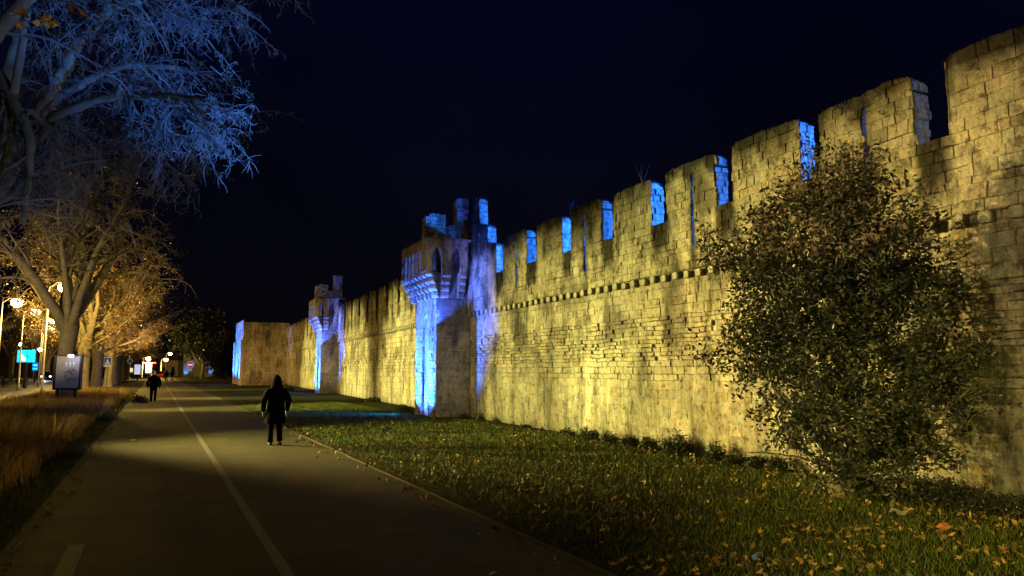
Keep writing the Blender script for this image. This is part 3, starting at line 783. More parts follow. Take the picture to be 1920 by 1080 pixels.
def weed(s,h,lb,seed):
    r=random.Random(seed); p=P1+D1*s; root=empty('wall_weed',(p.x,p.y,6.33),0,lb,'weed','bare weeds growing on the rampart top')
    mb=MB()
    for k in range(5):
        q=Vector((r.gauss(0,.1),r.gauss(0,.12),h*r.uniform(.5,1)))
        mb.tube([Vector((0,0,0)),q*.5+Vector((r.gauss(0,.04),0,0)),q],[.003,.002,.0015],3,(.1,.08,.06))
    mb.build('stem',M['twig'],root)
weed(-11.9,.55,'taller bare weed on the merlon top in the middle of the near rampart',1); weed(-8.15,.5,'bare weed on the merlon top left of the middle of the near rampart',2)
# ------------------------------------------------------------------ fallen leaves
def star_leaf(seed):
    r=random.Random(seed); mb=MB(); n=5; pts=[]
    for k in range(n):
        a=math.pi*.5+(k-2)*1.0; L=[.62,.88,1,.88,.62][k]*r.uniform(.85,1.1)
        pts.append((a,L))
    out=[(-math.pi*.5,.12)]
    for k,(a,L) in enumerate(pts):
        a=-math.pi*.5+math.pi+ (a-math.pi*.5)
        if k: out.append((a-.5,.36*r.uniform(.85,1.1)))
        out.append((a-.16,L*.66)); out.append((a,L)); out.append((a+.16,L*.66))
    cup=r.uniform(.15,.55); roll=r.uniform(-.3,.3)
    c=r.uniform(.8,1.15)
    col=(.46*c,.28*c,.055*c) if seed%3 else (.24*c,.13*c,.045*c)
    ctr=mb.vert((0,0,.02),col); ids=[]
    for a,L in out:
        x,y=math.cos(a)*L*.5,math.sin(a)*L*.5
        z=cup*(x*x*1.2+y*y)*1.2+roll*x*y*2+r.uniform(0,.04)
        k=r.uniform(.8,1.1); ids.append(mb.vert((x,y,z),tuple(q*k for q in col)))
    for k in range(len(ids)): mb.face((ctr,ids[k],ids[(k+1)%len(ids)]))
    mb.tube([Vector((0,-.05,.02)),Vector((.03,-.3,.03)),Vector((.02,-.55,.06))],[.012,.01,.008],3,(.3,.2,.08))
    return mb
lp=[]
for k in range(6):
    o=star_leaf(k).build('fallen_leaf',M['fallen']); lp.append(o)
def place_leaf(x,y,sz,first=[0]):
    k=first[0]; first[0]+=1
    o=lp[k] if k<6 else lp[R.randrange(6)].copy()
    if k>=6: C.objects.link(o)
    o.location=(x,y,.028+R.uniform(0,.02)); o.rotation_euler=(R.gauss(0,.6),R.gauss(0,.6),R.random()*6.28); o.scale=(sz,)*3
    tag(o,'fallen yellow brown plane tree leaf lying in the lawn','leaf','fallen plane leaves on the lawn')
def Gp(px,py):
    d=ray(px,py); t=-H/d.z; return d.x*t,d.y*t
fixed=[(1170,1055,.2),(1190,1045,.17),(1150,1065,.18),(1205,1062,.17),(1215,1075,.18),(1295,1055,.2),(1310,1045,.18),(1345,1055,.2),(1350,1068,.17),(1330,1062,.15),(1285,1015,.13),(1360,1030,.14),(1480,1010,.17),(1350,970,.14),(1575,1005,.16),(1612,1000,.19),(1650,976,.16),(1725,1015,.18),(1825,1040,.17),(1650,1065,.15),(1660,1045,.14),(1555,1025,.15),(1580,1022,.15),(1635,1030,.16),(1505,1060,.13),(1180,905,.18),(1210,908,.16),(1220,928,.17),(1235,945,.16),(1300,915,.15),(1320,920,.14),(1385,940,.17),(1400,945,.16),(1420,938,.16),(1430,950,.15),(1375,935,.15),(1350,970,.15),(1150,950,.14),(1187,952,.13),(1225,997,.14),(1240,1005,.14),(1555,992,.13),(1900,1030,.16),(1880,1038,.16)]
for px,py,s in fixed:
    x,y=Gp(px,py); place_leaf(x,y,s*.85)
n=0
while n<190:
    px=R.uniform(900,1920); py=R.uniform(860,1078)
    x,y=Gp(px,py)
    if x<3.85 or x>10 : continue
    dens=.25+.75*sstep(1150,1500,px)
    if 900<py<960 and px>1250: dens=1
    if R.random()>dens: continue
    
    if N3(x*.9,y*.9,51)<-.05 and R.random()<.75: continue
    place_leaf(x,y,R.uniform(.06,.12)); n+=1
lm=MB()
for k in range(4200):
    Y=3+R.random()**1.3*24; X=R.uniform(3.8,10.2)
    if N3(X*.8,Y*.8,33)+ (.25 if X>8.5 else -.05)+R.uniform(-.2,.2)<.0: continue
    c=R.uniform(.5,1.1); leaf(lm,Vector((X,Y,R.uniform(.02,.07))),R.uniform(.04,.09),R,(.3*c,.19*c,.05*c),asp=.6)
for k in range(700):
    Y=3+R.random()**1.5*30; X=R.choice((3.62-abs(R.gauss(0,.22)),-1.25+abs(R.gauss(0,.12)),3.8+abs(R.gauss(0,.2))))
    c=R.uniform(.4,1.0); leaf(lm,Vector((X,Y,.012)),R.uniform(.03,.1),R,(.3*c,.19*c,.05*c),asp=.6)
tag(lm.build('leaf_litter',M['fallen']),'scattered small brown leaf litter on the lawn','leaf litter',kind='stuff')
# small litter
def litter(name,px,py,lb,cat,sz,col,bottle=False):
    x,y=Gp(px,py); r=random.Random(px)
    if bottle:
        root=empty(name,(x,y,.05),-1.1,lb,cat); root.scale=(.8,.8,.8)
        mb=MB(); mb.loft([(Vector((0,k,0)),a,a,PX,PZ) for k,a in ((0,.028),(.01,.033),(.06,.034),(.1,.03),(.13,.034),(.16,.022),(.18,.012),(.19,.012))],12); 
        mb.build('bottle_body',mat('clear_plastic',(.16,.18,.2),rough=.15,spec=.8,mott=.1),root,True)
        mb=MB(); mb.loft([(Vector((0,k,0)),.016,.016,PX,PZ) for k in (.19,.205)],12); mb.loft([(Vector((0,-.012,0)),.03,.03,PX,PZ),(Vector((0,-.002,0)),.03,.03,PX,PZ)],12)
        mb.build('cap',mat('blue_plastic',(.08,.16,.5),rough=.4,mott=.1),root)
        return
    mb=MB(); n=10; c=mb.vert((0,0,.03),col); ids=[]
    for k in range(n):
        a=k*6.283/n; q=sz*r.uniform(.6,1.1); ids.append(mb.vert((math.cos(a)*q,math.sin(a)*q*.55,r.uniform(0,.05)*sz*8),col))
    for k in range(n): mb.face((c,ids[k],ids[(k+1)%n]))
    o=mb.build(name,M['fallen']); o.location=(x,y,.05 if x>3.7 else .006); tag(o,lb,cat)
litter('plastic_bottle',1415,1055,'crushed clear plastic bottle with blue cap lying in the near grass','bottle',.1,(0,0,0),True)
litter('crumpled_paper',1690,971,'large pale beige crumpled wrapper in the grass below the big bush','litter',.17,(.4,.36,.26))
litter('crumpled_wrapper',1770,1002,'orange torn wrapper lying in the grass right of the pale one','litter',.15,(.6,.2,.06))
litter('paper_scrap',250,827,'white paper scrap on the left side of the path','litter',.1,(.5,.48,.42))
litter('paper_scrap',925,1078,'white paper scrap on the path at the bottom edge of the picture','litter',.04,(.6,.58,.5))
# ------------------------------------------------------------------ people
def skinned(name,verts,edges,m,parent,root_i=0,sub=1):
    me=bpy.data.meshes.new(name); me.from_pydata([v[0] for v in verts],edges,[])
    o=bpy.data.objects.new(name,me); C.objects.link(o)
    sk=o.modifiers.new('s','SKIN'); 
    if not me.skin_vertices: 
        bm=bmesh.new(); bm.from_mesh(me); bm.verts.layers.skin.verify(); bm.to_mesh(me); bm.free()
    for k,v in enumerate(verts):
        rr=v[1] if hasattr(v[1],'__len__') else (v[1],v[1])
        me.skin_vertices[0].data[k].radius=rr
    me.skin_vertices[0].data[root_i].use_root=True
    su=o.modifiers.new('u','SUBSURF'); su.levels=sub; su.render_levels=sub
    dg=bpy.context.evaluated_depsgraph_get(); dg.update()
    me2=bpy.data.meshes.new_from_object(o.evaluated_get(dg)); me2.name=name
    bpy.data.objects.remove(o)
    me2.materials.clear(); me2.materials.append(m)
    me2.polygons.foreach_set('use_smooth',[True]*len(me2.polygons))
    o=bpy.data.objects.new(name,me2); C.objects.link(o); o.parent=parent
    return o
def person(loc,rz,h,label,coat=1.0,hood=False,hair=None,step=.18,arm=(.0,.0),coat_len=.46,bulk=1.0):
    """figure facing +y in local space, h in metres, modelled at 1.75"""
    k=h/1.75; root=empty('person',loc,rz,label,'person'); root.scale=(k,k,k)
    V=[];E=[]
    def v(p,r,par=None):
        V.append((p,r)); 
        if par is not None: E.append((par,len(V)-1))
        return len(V)-1
    pel=v((0,0,.95),(.15,.11)); wa=v((0,0,1.1),(.13,.1),pel); ch=v((0,0,1.3),(.17,.12),wa); sh=v((0,0,1.43),(.12,.08),ch); nk=v((0,.01,1.5),.055,sh); hd=v((0,.02,1.6),(.075,.09),nk); tp=v((0,.02,1.7),(.06,.07),hd)
    nose=v((0,.115,1.6),.014,hd)
    legs=[];hands=[]
    for s,st in ((-1,step),(1,-step)):
        hp=v((s*.09,0,.88),.09,pel); kn=v((s*.1,st*.5+.03,.5),.058,hp); an=v((s*.1,st-.02 if st>0 else st-.04,.1 if st>0 else .14),.04,kn); ft=v((s*.11,(st+.13) if st>0 else st+.08,.035),.035,an)
        so=v((s*.19,0,1.40),.058,sh); aa=arm[0] if s<0 else arm[1]
        el=v((s*(.27+.05*bulk),-.04+aa*.3,1.13),.042,so); wr=v((s*(.27+.03*bulk),.05-st*.4+aa,.9),.028,el); pa=v((s*(.268+.03*bulk),.07-st*.4+aa,.82),(.036,.018),wr)
        legs.append((hp,kn,an)); hands.append((so,el,wr))
        for q in range(4):
            f0=v((s*(.27+.03*bulk),.04-st*.4+aa+q*.02,.76),.009,pa); f1=v((s*(.262+.03*bulk),.045-st*.4+aa+q*.02,.725+.005*q),.008,f0)
        t0=v((s*(.25+.03*bulk),.105-st*.4+aa,.8),.011,pa); t1=v((s*(.24+.03*bulk),.125-st*.4+aa,.765),.009,t0)
    skinned('body',V,E,M['skin'],root)
    # coat
    c=MB(); b=bulk; n=18
    zb=.95-coat_len*.9+.2
    rings=[(Vector((0,0,zb)),.215*b*coat,.17*b),(Vector((0,0,zb+.02)),.22*b*coat,.175*b),(Vector((0,0,(zb+1.1)/2)),.21*b,.165*b),(Vector((0,0,1.1)),.195*b,.15*b),(Vector((0,0,1.28)),.215*b,.155*b),(Vector((0,0,1.40)),.205*b,.13*b),(Vector((0,0,1.47)),.12*b,.1),(Vector((0,0,1.53)),.075,.08)]
    c.loft(rings,n)
    for s,(so,el,wr) in zip((-1,1),hands):
        A,B_,D_=[Vector(V[i][0]) for i in (so,el,wr)]
        pts=[A+Vector((-s*.03,0,.0)),A.lerp(B_,.35),B_+Vector((0,-.01,0)),B_.lerp(D_,.6),D_+Vector((0,0,-.02))]
        c.tube(pts,[.088*b,.078*b,.068*b,.06*b,.055*b],12)
    c.build('coat',M['cloth'],root,True)
    tmb=MB()
    tmb.loft([(Vector((0,0,.78)),.165,.125),(Vector((0,0,.9)),.175,.135),(Vector((0,0,1.02)),.16,.12)],14)
    for hp,kn,an in legs:
        A,B_,D_=[Vector(V[i][0]) for i in (hp,kn,an)]
        tmb.tube([A,A.lerp(B_,.5),B_,B_.lerp(D_,.5),D_+Vector((0,0,-.03))],[.105,.092,.075,.068,.07],12)
    tmb.build('trousers',M['cloth2'],root,True)
    for hp,kn,an in legs:
        D_=Vector(V[an][0]); D_.z=0; s_=MB()
        s_.loft([(D_+Vector((0,-.09,.04)),.03,.035,PX,PZ),(D_+Vector((0,-.05,.05)),.042,.05,PX,PZ),(D_+Vector((0,.05,.045)),.045,.045,PX,PZ),(D_+Vector((0,.13,.035)),.045,.034,PX,PZ),(D_+Vector((0,.18,.028)),.025,.022,PX,PZ)],10)
        s_.build('shoe',M['shoe'],root,True)
    if hood:
        hm=MB(); hm.loft([(Vector((0,-.01,1.4)),.19*b,.15),(Vector((0,-.01,1.48)),.16,.15),(Vector((0,.0,1.56)),.14,.155),(Vector((0,.0,1.65)),.13,.15),(Vector((0,-.01,1.73)),.1,.12),(Vector((0,-.03,1.79)),.045,.06),(Vector((0,-.05,1.81)),.015,.02)],16)
        hm.build('hood',M['cloth'],root,True)
    else:
        hm=MB(); hm.loft([(Vector((0,-.03,1.53)),.06,.06),(Vector((0,-.03,1.6)),.088,.09),(Vector((0,-.02,1.68)),.09,.105),(Vector((0,-.005,1.74)),.07,.085),(Vector((0,0,1.765)),.03,.04)],14)
        hm.build('hair',hair or M['cloth2'],root,True)
    return root
person((2.66,18.9,0),0.08,1.63,'person in a dark hooded coat walking away along the right edge of the path',coat=1.1,hood=True,step=.07,coat_len=.66,bulk=1.12,arm=(.0,.04))
person((-.06,46.5,0),0,1.72,'grey haired man in a dark jacket walking away near the left side of the path',hair=M['hair'],step=.1,coat_len=.34,bulk=1.15)
g=ground(313,118); person((g.x,g.y,0),0,1.75,'left one of the distant couple, dark jacket and pale trousers',step=.12,coat_len=.34,bulk=1.1)
g=ground(323.5,118); person((g.x,g.y,0),0,1.8,'right one of the distant couple, all in black',step=.15,coat_len=.36,bulk=1.0)
# ------------------------------------------------------------------ street furniture
def emitmat(name,col,st):
    return mat(name,col,emit=st,ecol=col,rough=.5)
YEL=(1,.62,.13)
def point(loc,col,W,rad_=.15,name='lamp_light'):
    l=bpy.data.lights.new(name,'POINT'); l.color=col; l.energy=W; l.shadow_soft_size=rad_
    o=bpy.data.objects.new(name,l); C.objects.link(o); o.location=loc; return o
def spot(loc,target,col,W,deg,blend=.4,rad_=.1,name='flood_light'):
    l=bpy.data.lights.new(name,'SPOT'); l.color=col; l.energy=W; l.spot_size=rad(deg); l.spot_blend=blend; l.shadow_soft_size=rad_
    o=bpy.data.objects.new(name,l); C.objects.link(o); o.location=loc
    o.rotation_euler=(Vector(target)-Vector(loc)).to_track_quat('-Z','Y').to_euler(); return o
def street_lamp(p,h,arm,label,W,power=None):
    root=empty('street_lamp',(p.x,p.y,0),0,label,'street lamp','street lamps by the road')
    mb=MB(); mb.tube([Vector((0,0,-.1)),Vector((0,0,.5)),Vector((0,0,.55)),Vector((0,0,h+.1))],[.12,.11,.07,.045],10)
    a=Vector((arm,0,0)); mb.tube([Vector((0,0,h-.25)),Vector((arm*.5,0,h+.12)),Vector((arm,0,h+.14))],[.035,.03,.03],6); mb.build('pole',M['grey'],root,True)
    hb=MB(); hb.loft([(a+Vector((0,0,h+.2)),.06,.06),(a+Vector((0,0,h+.16)),.2,.2),(a+Vector((0,0,h+.08)),.26,.26),(a+Vector((0,0,h+.05)),.26,.26)],14); hb.build('lamp_head',M['black'],root,True)
    gb=MB(); gb.loft([(a+Vector((0,0,h+.048)),.2,.2),(a+Vector((0,0,h-.08)),.4,.4),(a+Vector((0,0,h-.36)),.36,.36),(a+Vector((0,0,h-.54)),.12,.12)],14); gb.build('lamp_glass',M['lamp'],root,True)
    if power: point((p.x+arm,p.y,h-.85),YEL,power,.2)
for (px,py,d,lb,pw) in [(32,566,55,'street lamp with the leftmost glowing head',1600),(67,584,66,'street lamp with the second glowing head from the left, above the cyan billboard',900),(98,600,82,'street lamp with the upper of the two stacked heads left of the big trunk',900),(97.5,613,96,'street lamp with the lower of the two stacked heads left of the big trunk',900),(122,538,49,'tall street lamp whose head shines through the big tree fork',3500)]:
    p=at(px,py,d); h=p.z+.15; street_lamp(Vector((p.x-.9,p.y,0)),h,.9,lb,0,pw)
for (px,py,d,lb,pw) in [(38,645,150,'small far street lamp above the cyan billboard',0),(76,655,150,'small far street lamp above the oncoming car',0),(311,674,165,'bright far street lamp above the walking couple',3500),(319,663,190,'faint far street lamp highest above the walking couple',0),(278,672,140,'far street lamp hidden in golden leaves',7000),(205,625,70,'street lamp hidden behind the golden leaves beside the big trunk',4200)]:
    p=at(px,py,d); street_lamp(Vector((p.x-.9,p.y,0)),p.z+.15,.9,lb,0,pw)
# poster frame behind the dry grass
def board(p0,w,h,zb,label,face,cat='display panel',name='display_panel',fw=.09,deep=.2,fmat='black',rz=None,post=1,group=None,art=None):
    root=empty(name,p0,(-yaw if rz is None else rz),label,cat,group)
    mb=MB()
    mb.box((-w/2,-deep/2,zb),(-w/2+fw,deep/2,zb+h)); mb.box((w/2-fw,-deep/2,zb),(w/2,deep/2,zb+h)); mb.box((-w/2+fw,-deep/2+.002,zb),(w/2-fw,deep/2-.002,zb+fw)); mb.box((-w/2+fw,-deep/2+.002,zb+h-fw),(w/2-fw,deep/2-.002,zb+h)); mb.box((-w/2+fw,0,zb+fw),(w/2-fw,deep/2-.01,zb+h-fw))
    mb.build('frame',M[fmat],root)
    mb=MB()
    if post==2:
        for x in (-w*.32,w*.32): mb.box((x-.06,-.06,-.1),(x+.06,.06,zb-.002))
    else: mb.box((-.09,-.07,-.1),(.09,.07,zb-.002))
    mb.build('post',M[fmat],root)
    mb=MB(); mb.box((-w/2+fw+.003,-.03,zb+fw+.003),(w/2-fw-.003,-.002,zb+h-fw-.003)); mb.build('poster',face,root)
    if art: art(root,w,h,zb,fw)
    return root
def mat_poster():
    m=mat('poster_paper',(.33,.33,.37),rough=.35,spec=.6,mott=.15,mscale=2); return m
def art1(root,w,h,zb,fw):
    # reflections of street lamps are dotted lights printed/seen on the glass: pale lettering row and a speckled round print
    mb=MB(); r=random.Random(3)
    for k in range(150):
        a=r.random()*6.28; q=.36*math.sqrt(r.random()); x=.17+math.cos(a)*q; z=zb+.72+math.sin(a)*q*1.05
        s=r.uniform(.012,.028)
        mb.box((x-s,-.036,z-s*.8),(x+s,-.031,z+s*.8))
    mb.build('speckled_print',mat('dark_ink',(.07,.08,.11),rough=.5,mott=.1),root)
    mb=MB()
    for x in (-.1,.1,.29): mb.box((x-.03,-.036,zb+1.27),(x+.03,-.031,zb+1.4)); mb.box((x-.012,-.036,zb+1.17),(x+.012,-.0312,zb+1.268))
    mb.build('pale_print',mat('pale_ink',(.6,.62,.75),rough=.5,mott=.05,emit=.25,ecol=(.5,.55,.8)),root)
M['poster']=mat_poster()
pb_=at(128,693,38); board((pb_.x,pb_.y,0),1.38,1.78,.78,'large dark framed grey poster panel on posts in the dry grass left of the path',M['poster'],fw=.085,art=art1,post=2)
# glowing shape standing in for a street lamp's reflection at the poster top
p=at(133,667,37.7); root=empty('lamp_reflection',(p.x,p.y,p.z),-yaw,'small white glow imitating a street lamp reflection at the top of the poster frame','lamp')
mb=MB(); mb.loft([(Vector((0,0,-.06)),.11,.05),(Vector((0,0,0)),.16,.07),(Vector((0,0,.05)),.1,.05)],10); mb.build('lamp_glass',emitmat('cold_glint',(.75,.78,1),14),root,True)
mb=MB(); mb.box((-.2,.0,-.02),(.2,.12,.03)); mb.build('glint_bracket',M['black'],root)
point((p.x,p.y-.35,p.z-.1),(.8,.8,1),15,.1)  # added light to brighten the poster face, no real lamp here
# cyan billboard
def art_bb(root,w,h,zb,fw):
    mb=MB(); mw=emitmat('screen_white',(.75,1,1),5)
    # white M-like shape at left half, dark twisting strokes at right
    for (x0,x1,a,b) in ((-.62,-.5,.25,.8),(-.5,-.4,.45,.75),(-.4,-.28,.2,.7),(-.26,-.1,.2,.5)):
        mb.box((x0,-.042,zb+a),(x1,-.033,zb+b))
    mb.build('screen_picture',mw,root)
    mb=MB()
    for k in range(5):
        pts=[Vector((.08+.16*k+.1*math.sin(t*2+k),-.036,zb+.15+t*.32)) for t in (0,1,2,2.8)]
        mb.tube(pts,[.012,.02,.02,.01],4)
    mb.tube([Vector((.05,-.036,zb+.1)),Vector((.05,-.036,zb+h-.1))],[.02,.02],4)
    mb.build('screen_lines',mat('screen_dark',(.0,.05,.12),emit=.3,ecol=(0,.2,.4)),root)
p=ground(48.5,72); board((p.x,p.y,0),1.92,1.3,2.45,'bright cyan lit advertising screen on a post by the road',emitmat('cyan_screen',(.01,.6,.85),1.6),'screen','advertising_screen',fw=.06,art=art_bb)
p=ground(66,110); board((p.x,p.y,0),.95,1.25,1.6,'small blue lit screen behind the cyan billboard',emitmat('blue_screen',(.0,.25,.9),1.2),'screen','advertising_screen',fw=.05,art=lambda r_,w,h,zb,fw:[(lambda mb:(mb.box((-.33,-.04,zb+.25),(.33,-.033,zb+.4)),mb.box((-.33,-.04,zb+.75),(.33,-.033,zb+.95)),mb.build('screen_picture',emitmat('pale_cyan',(.1,.8,1),1.5),r_)))(MB())])
p=ground(258,125); board((p.x,p.y,0),1.25,1.85,.9,'far white lit poster panel beside the avenue trunks',emitmat('white_panel',(.6,.6,.8),.9),'display panel',fw=.1,group='far lit poster panels')
p=ground(279,140); board((p.x,p.y,0),1.3,1.8,1.1,'far white lit poster panel with red trim, nearer the couple',emitmat('white_panel_b',(.7,.6,.75),.9),'display panel',fw=.08,group='far lit poster panels',
   art=lambda r_,w,h,zb,fw:[(lambda mb:(mb.box((-.9,-.12,zb+h+.003),(1.3,.1,zb+h+.25)),mb.build('red_trim',emitmat('red_neon',(1,.05,.06),1.6),r_)))(MB())])
# posts and bins
for px,d,lb in ((2,76,'thin dark bollard at the very left edge'),(7,76,'thin dark bollard second from the left edge'),(45,76,'left one of three thin bollards under the cyan billboard'),(49,77,'middle one of three thin bollards under the cyan billboard'),(53,76,'right one of three thin bollards under the cyan billboard')):
    p=ground(px,d); mb=MB(); mb.tube([Vector((0,0,-.1)),Vector((0,0,.1)),Vector((0,0,1.0)),Vector((0,0,1.1)),Vector((0,0,1.14))],[.06,.05,.045,.055,.02],10); mb.tube([Vector((0,0,.86)),Vector((0,0,.9))],[.06,.06],10)
    o=mb.build('bollard',M['black']); o.location=p; tag(o,lb,'bollard','thin dark bollards by the road')
for px,lb in ((12,'round black litter bin left of the bollards'),(37,'round black litter bin just left of the three bollards')):
    p=ground(px,74); root=empty('litter_bin',p,0,lb,'bin','round litter bins by the road')
    mb=MB(); mb.loft([(Vector((0,0,.35)),.18,.18),(Vector((0,0,.45)),.27,.27),(Vector((0,0,.8)),.31,.31),(Vector((0,0,.84)),.33,.33),(Vector((0,0,.86)),.29,.29)],16); mb.build('bin_body',M['black'],root,True)
    mb=MB(); mb.box((-.14,-.03,-.1),(-.1,.03,.5)); mb.box((.1,-.03,-.1),(.14,.03,.5)); mb.box((-.2,-.1,-.02),(.2,.1,.03)); mb.build('stand',M['black'],root)
# road signs
def sign_pole(px,py,d,label,kind):
    p=at(px,py,d); root=empty('road_sign',(p.x,p.y,0),-yaw,label,'road sign')
    mb=MB(); mb.tube([Vector((0,.03,-.1)),Vector((0,.03,p.z+.35))],[.035,.035],8); mb.build('pole',M['grey'],root)
    z=p.z
    def disc(r,y,n=28,dz=0): 
        m_=MB(); m_.loft([(Vector((0,y,z+dz)),r,r,PX,PZ),(Vector((0,y+.012,z+dz)),r,r,PX,PZ)],n); return m_
    if kind=='noentry':
        disc(.47,-.02).build('sign_rim',mat('white_sign',(.8,.75,.8),emit=.35,ecol=(.9,.75,.9),mott=.03),root)
        disc(.42,-.035).build('sign_plate',mat('red_sign',(.5,.05,.12),emit=.28,ecol=(.7,.12,.3),mott=.03),root)
        mb=MB(); mb.box((-.3,-.05,z-.08),(.3,-.036,z+.08)); mb.build('sign_bar',mat('white_bar',(.9,.9,.9),emit=.7,ecol=(.9,.85,1),mott=.03),root)
        mb=MB(); mb.box((-.3,-.03,z-.85),(.3,-.01,z-.55)); mb.build('sub_plate',mat('white_plate',(.6,.6,.6),mott=.05,emit=.15,ecol=(.8,.75,.9)),root)
    elif kind=='crossing':
        mb=MB(); mb.box((-.33,-.02,z-.42),(.33,0,z+.42)); mb.build('sign_rim',mat('white_rim',(.6,.6,.6),mott=.05,emit=.12,ecol=(1,.9,.7)),root)
        mb=MB(); mb.box((-.29,-.03,z-.25),(.29,-.021,z+.38)); mb.build('sign_plate',mat('blue_sign',(.02,.07,.3),mott=.05,emit=.1,ecol=(.03,.1,.4)),root)
        mb=MB(); i=[mb.vert((-.23,-.036,z-.2)),mb.vert((.23,-.036,z-.2)),mb.vert((0,-.036,z+.3))]; mb.face(i); i=[mb.vert((-.23,-.0305,z-.2)),mb.vert((0,-.0305,z+.3)),mb.vert((.23,-.0305,z-.2))]; mb.face(i); mb.build('sign_triangle',mat('white_tri',(.6,.6,.55),mott=.05,emit=.15,ecol=(1,.95,.8)),root)
        mb=MB(); mb.tube([Vector((0,-.04,z+.02)),Vector((.01,-.04,z+.1))],[.028,.028],8); mb.tube([Vector((0,-.04,z+.0)),Vector((-.01,-.04,z-.08))],[.03,.025],6); mb.tube([Vector((-.01,-.04,z-.08)),Vector((-.07,-.04,z-.17))],[.02,.016],5); mb.tube([Vector((-.01,-.04,z-.08)),Vector((.06,-.04,z-.17))],[.02,.016],5); mb.build('sign_figure',M['black'],root)
    else:
        disc(.4,-.02).build('sign_plate',mat('pale_sign',(.4,.42,.45),emit=.12,ecol=(.6,.65,.7),mott=.1),root)
        disc(.28,-.035).build('sign_centre',mat('grey_sign',(.15,.16,.2),mott=.1),root)
sign_pole(357,684,100,'round no entry sign with white bar on a pole right of the path','noentry')
sign_pole(202,679,66,'square blue crossing sign with white triangle beside the avenue trunks','crossing')
sign_pole(244,677,110,'small pale round sign between two avenue trunks','round')
# traffic lights
def traffic_light(px,py,d,label,col,on):
    p=at(px,py,d); root=empty('traffic_light',(p.x,p.y,0),-yaw,label,'traffic light','traffic lights at the crossing')
    z=p.z; mb=MB(); mb.tube([Vector((0,.1,-.1)),Vector((0,.1,z+.6))],[.05,.05],8); mb.build('pole',M['black'],root)
    mb=MB(); zo=z-.3*(on-1); mb.box((-.17,-.1,zo-.5),(.17,.09,zo+.5)); mb.build('housing',M['black'],root)
    for k in range(3):
        m_=MB(); zz=zo+.3*(k-1); q=.14 if k==on else .1; m_.loft([(Vector((0,-.12,zz)),q*.8,q*.8,PX,PZ),(Vector((0,-.101,zz)),q,q,PX,PZ)],16)
        m_.build('signal_lamp',col if k==on else M['black'],root)
traffic_light(208,684,85,'traffic light showing bright blue green behind the crossing sign',emitmat('green_signal',(.0,.9,.75),9),0)
traffic_light(182,679,85,'traffic light showing red between the first avenue trunks',emitmat('red_signal',(1,.02,.05),6),2)
# cars
def car(px,d,rz,paint,label,front=True,glow=True):
    p=ground(px,d); root=empty('car',p,rz,label,'car','cars on the road')
    secs=[(-2.05,.45,.55,.62,.70),(-2.0,.3,.72,.82,.86),(-1.2,.22,.86,.88,.9),(-.75,.22,.9,.93,.9),(0,.22,.92,.95,.9),(1.0,.22,.95,.98,.9),(1.7,.22,1.0,1.02,.88),(2.05,.35,.85,.95,.82)]
    mb=MB(); pv=None
    for (y,z0,z1,z2,hw) in secs:
        prof=[(-hw+.05,z0),(-hw,z0+.15),(-hw,z1-.12),(-hw+.06,z1),(-hw*.4,z2),(hw*.4,z2),(hw-.06,z1),(hw,z1-.12),(hw,z0+.15),(hw-.05,z0)]
        ring=[mb.vert((x,y,z)) for x,z in prof]
        if pv:
            for j in range(len(ring)): mb.face((pv[j],pv[(j+1)%10],ring[(j+1)%10],ring[j]))
        else: mb.face(ring[::-1])
        pv=ring
    mb.face(pv); mb.build('body',paint,root,True)
    mb=MB(); pv=None
    for (y,z,hw) in ((-1.0,.93,.8),(-.25,1.42,.62),(.9,1.45,.62),(1.75,1.0,.76)):
        ring=[mb.vert((-.82 if z<1.1 else -.8,y,.9)),mb.vert((-hw,y,z)),mb.vert((hw,y,z)),mb.vert((.82 if z<1.1 else .8,y,.9))]
        if pv:
            for j in range(4): mb.face((pv[j],pv[(j+1)%4],ring[(j+1)%4],ring[j]))
        else: mb.face(ring[::-1])
        pv=ring
    mb.face(pv); mb.build('windows',mat('car_glass',(.01,.012,.015),rough=.08,spec=.8),root)
    for x in (-.82,.82):
        for y in (-1.25,1.3):
            w=MB(); w.loft([(Vector((x-.1,y,.32)),.3,.3,PY,PZ),(Vector((x-.08,y,.32)),.33,.33,PY,PZ),(Vector((x+.08,y,.32)),.33,.33,PY,PZ),(Vector((x+.1,y,.32)),.3,.3,PY,PZ)],18); wo=w.build('wheel',M['black'],root,True)
            w=MB(); sx=.105 if x>0 else -.105; w.loft([(Vector((x+sx*.98,y,.32)),.19,.19,PY,PZ),(Vector((x+sx*1.04,y,.32)),.17,.17,PY,PZ)],14); w.build('rim',M['grey'],wo)
    wl=emitmat('headlight_glow',(.75,.8,1),38 if front and glow else .3); rl=emitmat('tail_glow',(1,.02,.03),8 if not front else .2)
    for x in (-.64,.64):
        q=MB(); q.loft([(Vector((x,-2.0,.66)),.14,.09,PX,PZ),(Vector((x,-2.07,.65)),.12,.075,PX,PZ)],12); q.build('headlight',wl,root)
        q=MB(); q.loft([(Vector((x,2.0,.8)),.12,.1,PX,PZ),(Vector((x,2.07,.8)),.11,.09,PX,PZ)],12); q.build('taillight',rl,root)
    q=MB(); q.box((-.26,-2.075,.42),(.26,-2.058,.53)); q.build('number_plate',mat('plate',(.5,.5,.5)),root)
dk=mat('dark_paint',(.02,.025,.04),rough=.25,spec=.6); sv=mat('silver_paint',(.2,.2,.22),rough=.3,spec=.6,metal=.4); rd=mat('red_paint',(.25,.02,.02),rough=.3,spec=.6)
car(84,126,rad(12),dk,'dark oncoming car with two glaring white headlights left of the poster frame')
p=at(84,704,122); spot(p,(p.x+1.2,p.y-14,0),(.75,.8,1),900,60,.6)
car(213,128,rad(8),sv,'oncoming car with white headlights right of the crossing sign')
car(231,150,rad(6),dk,'distant oncoming car seen between the avenue trunks')
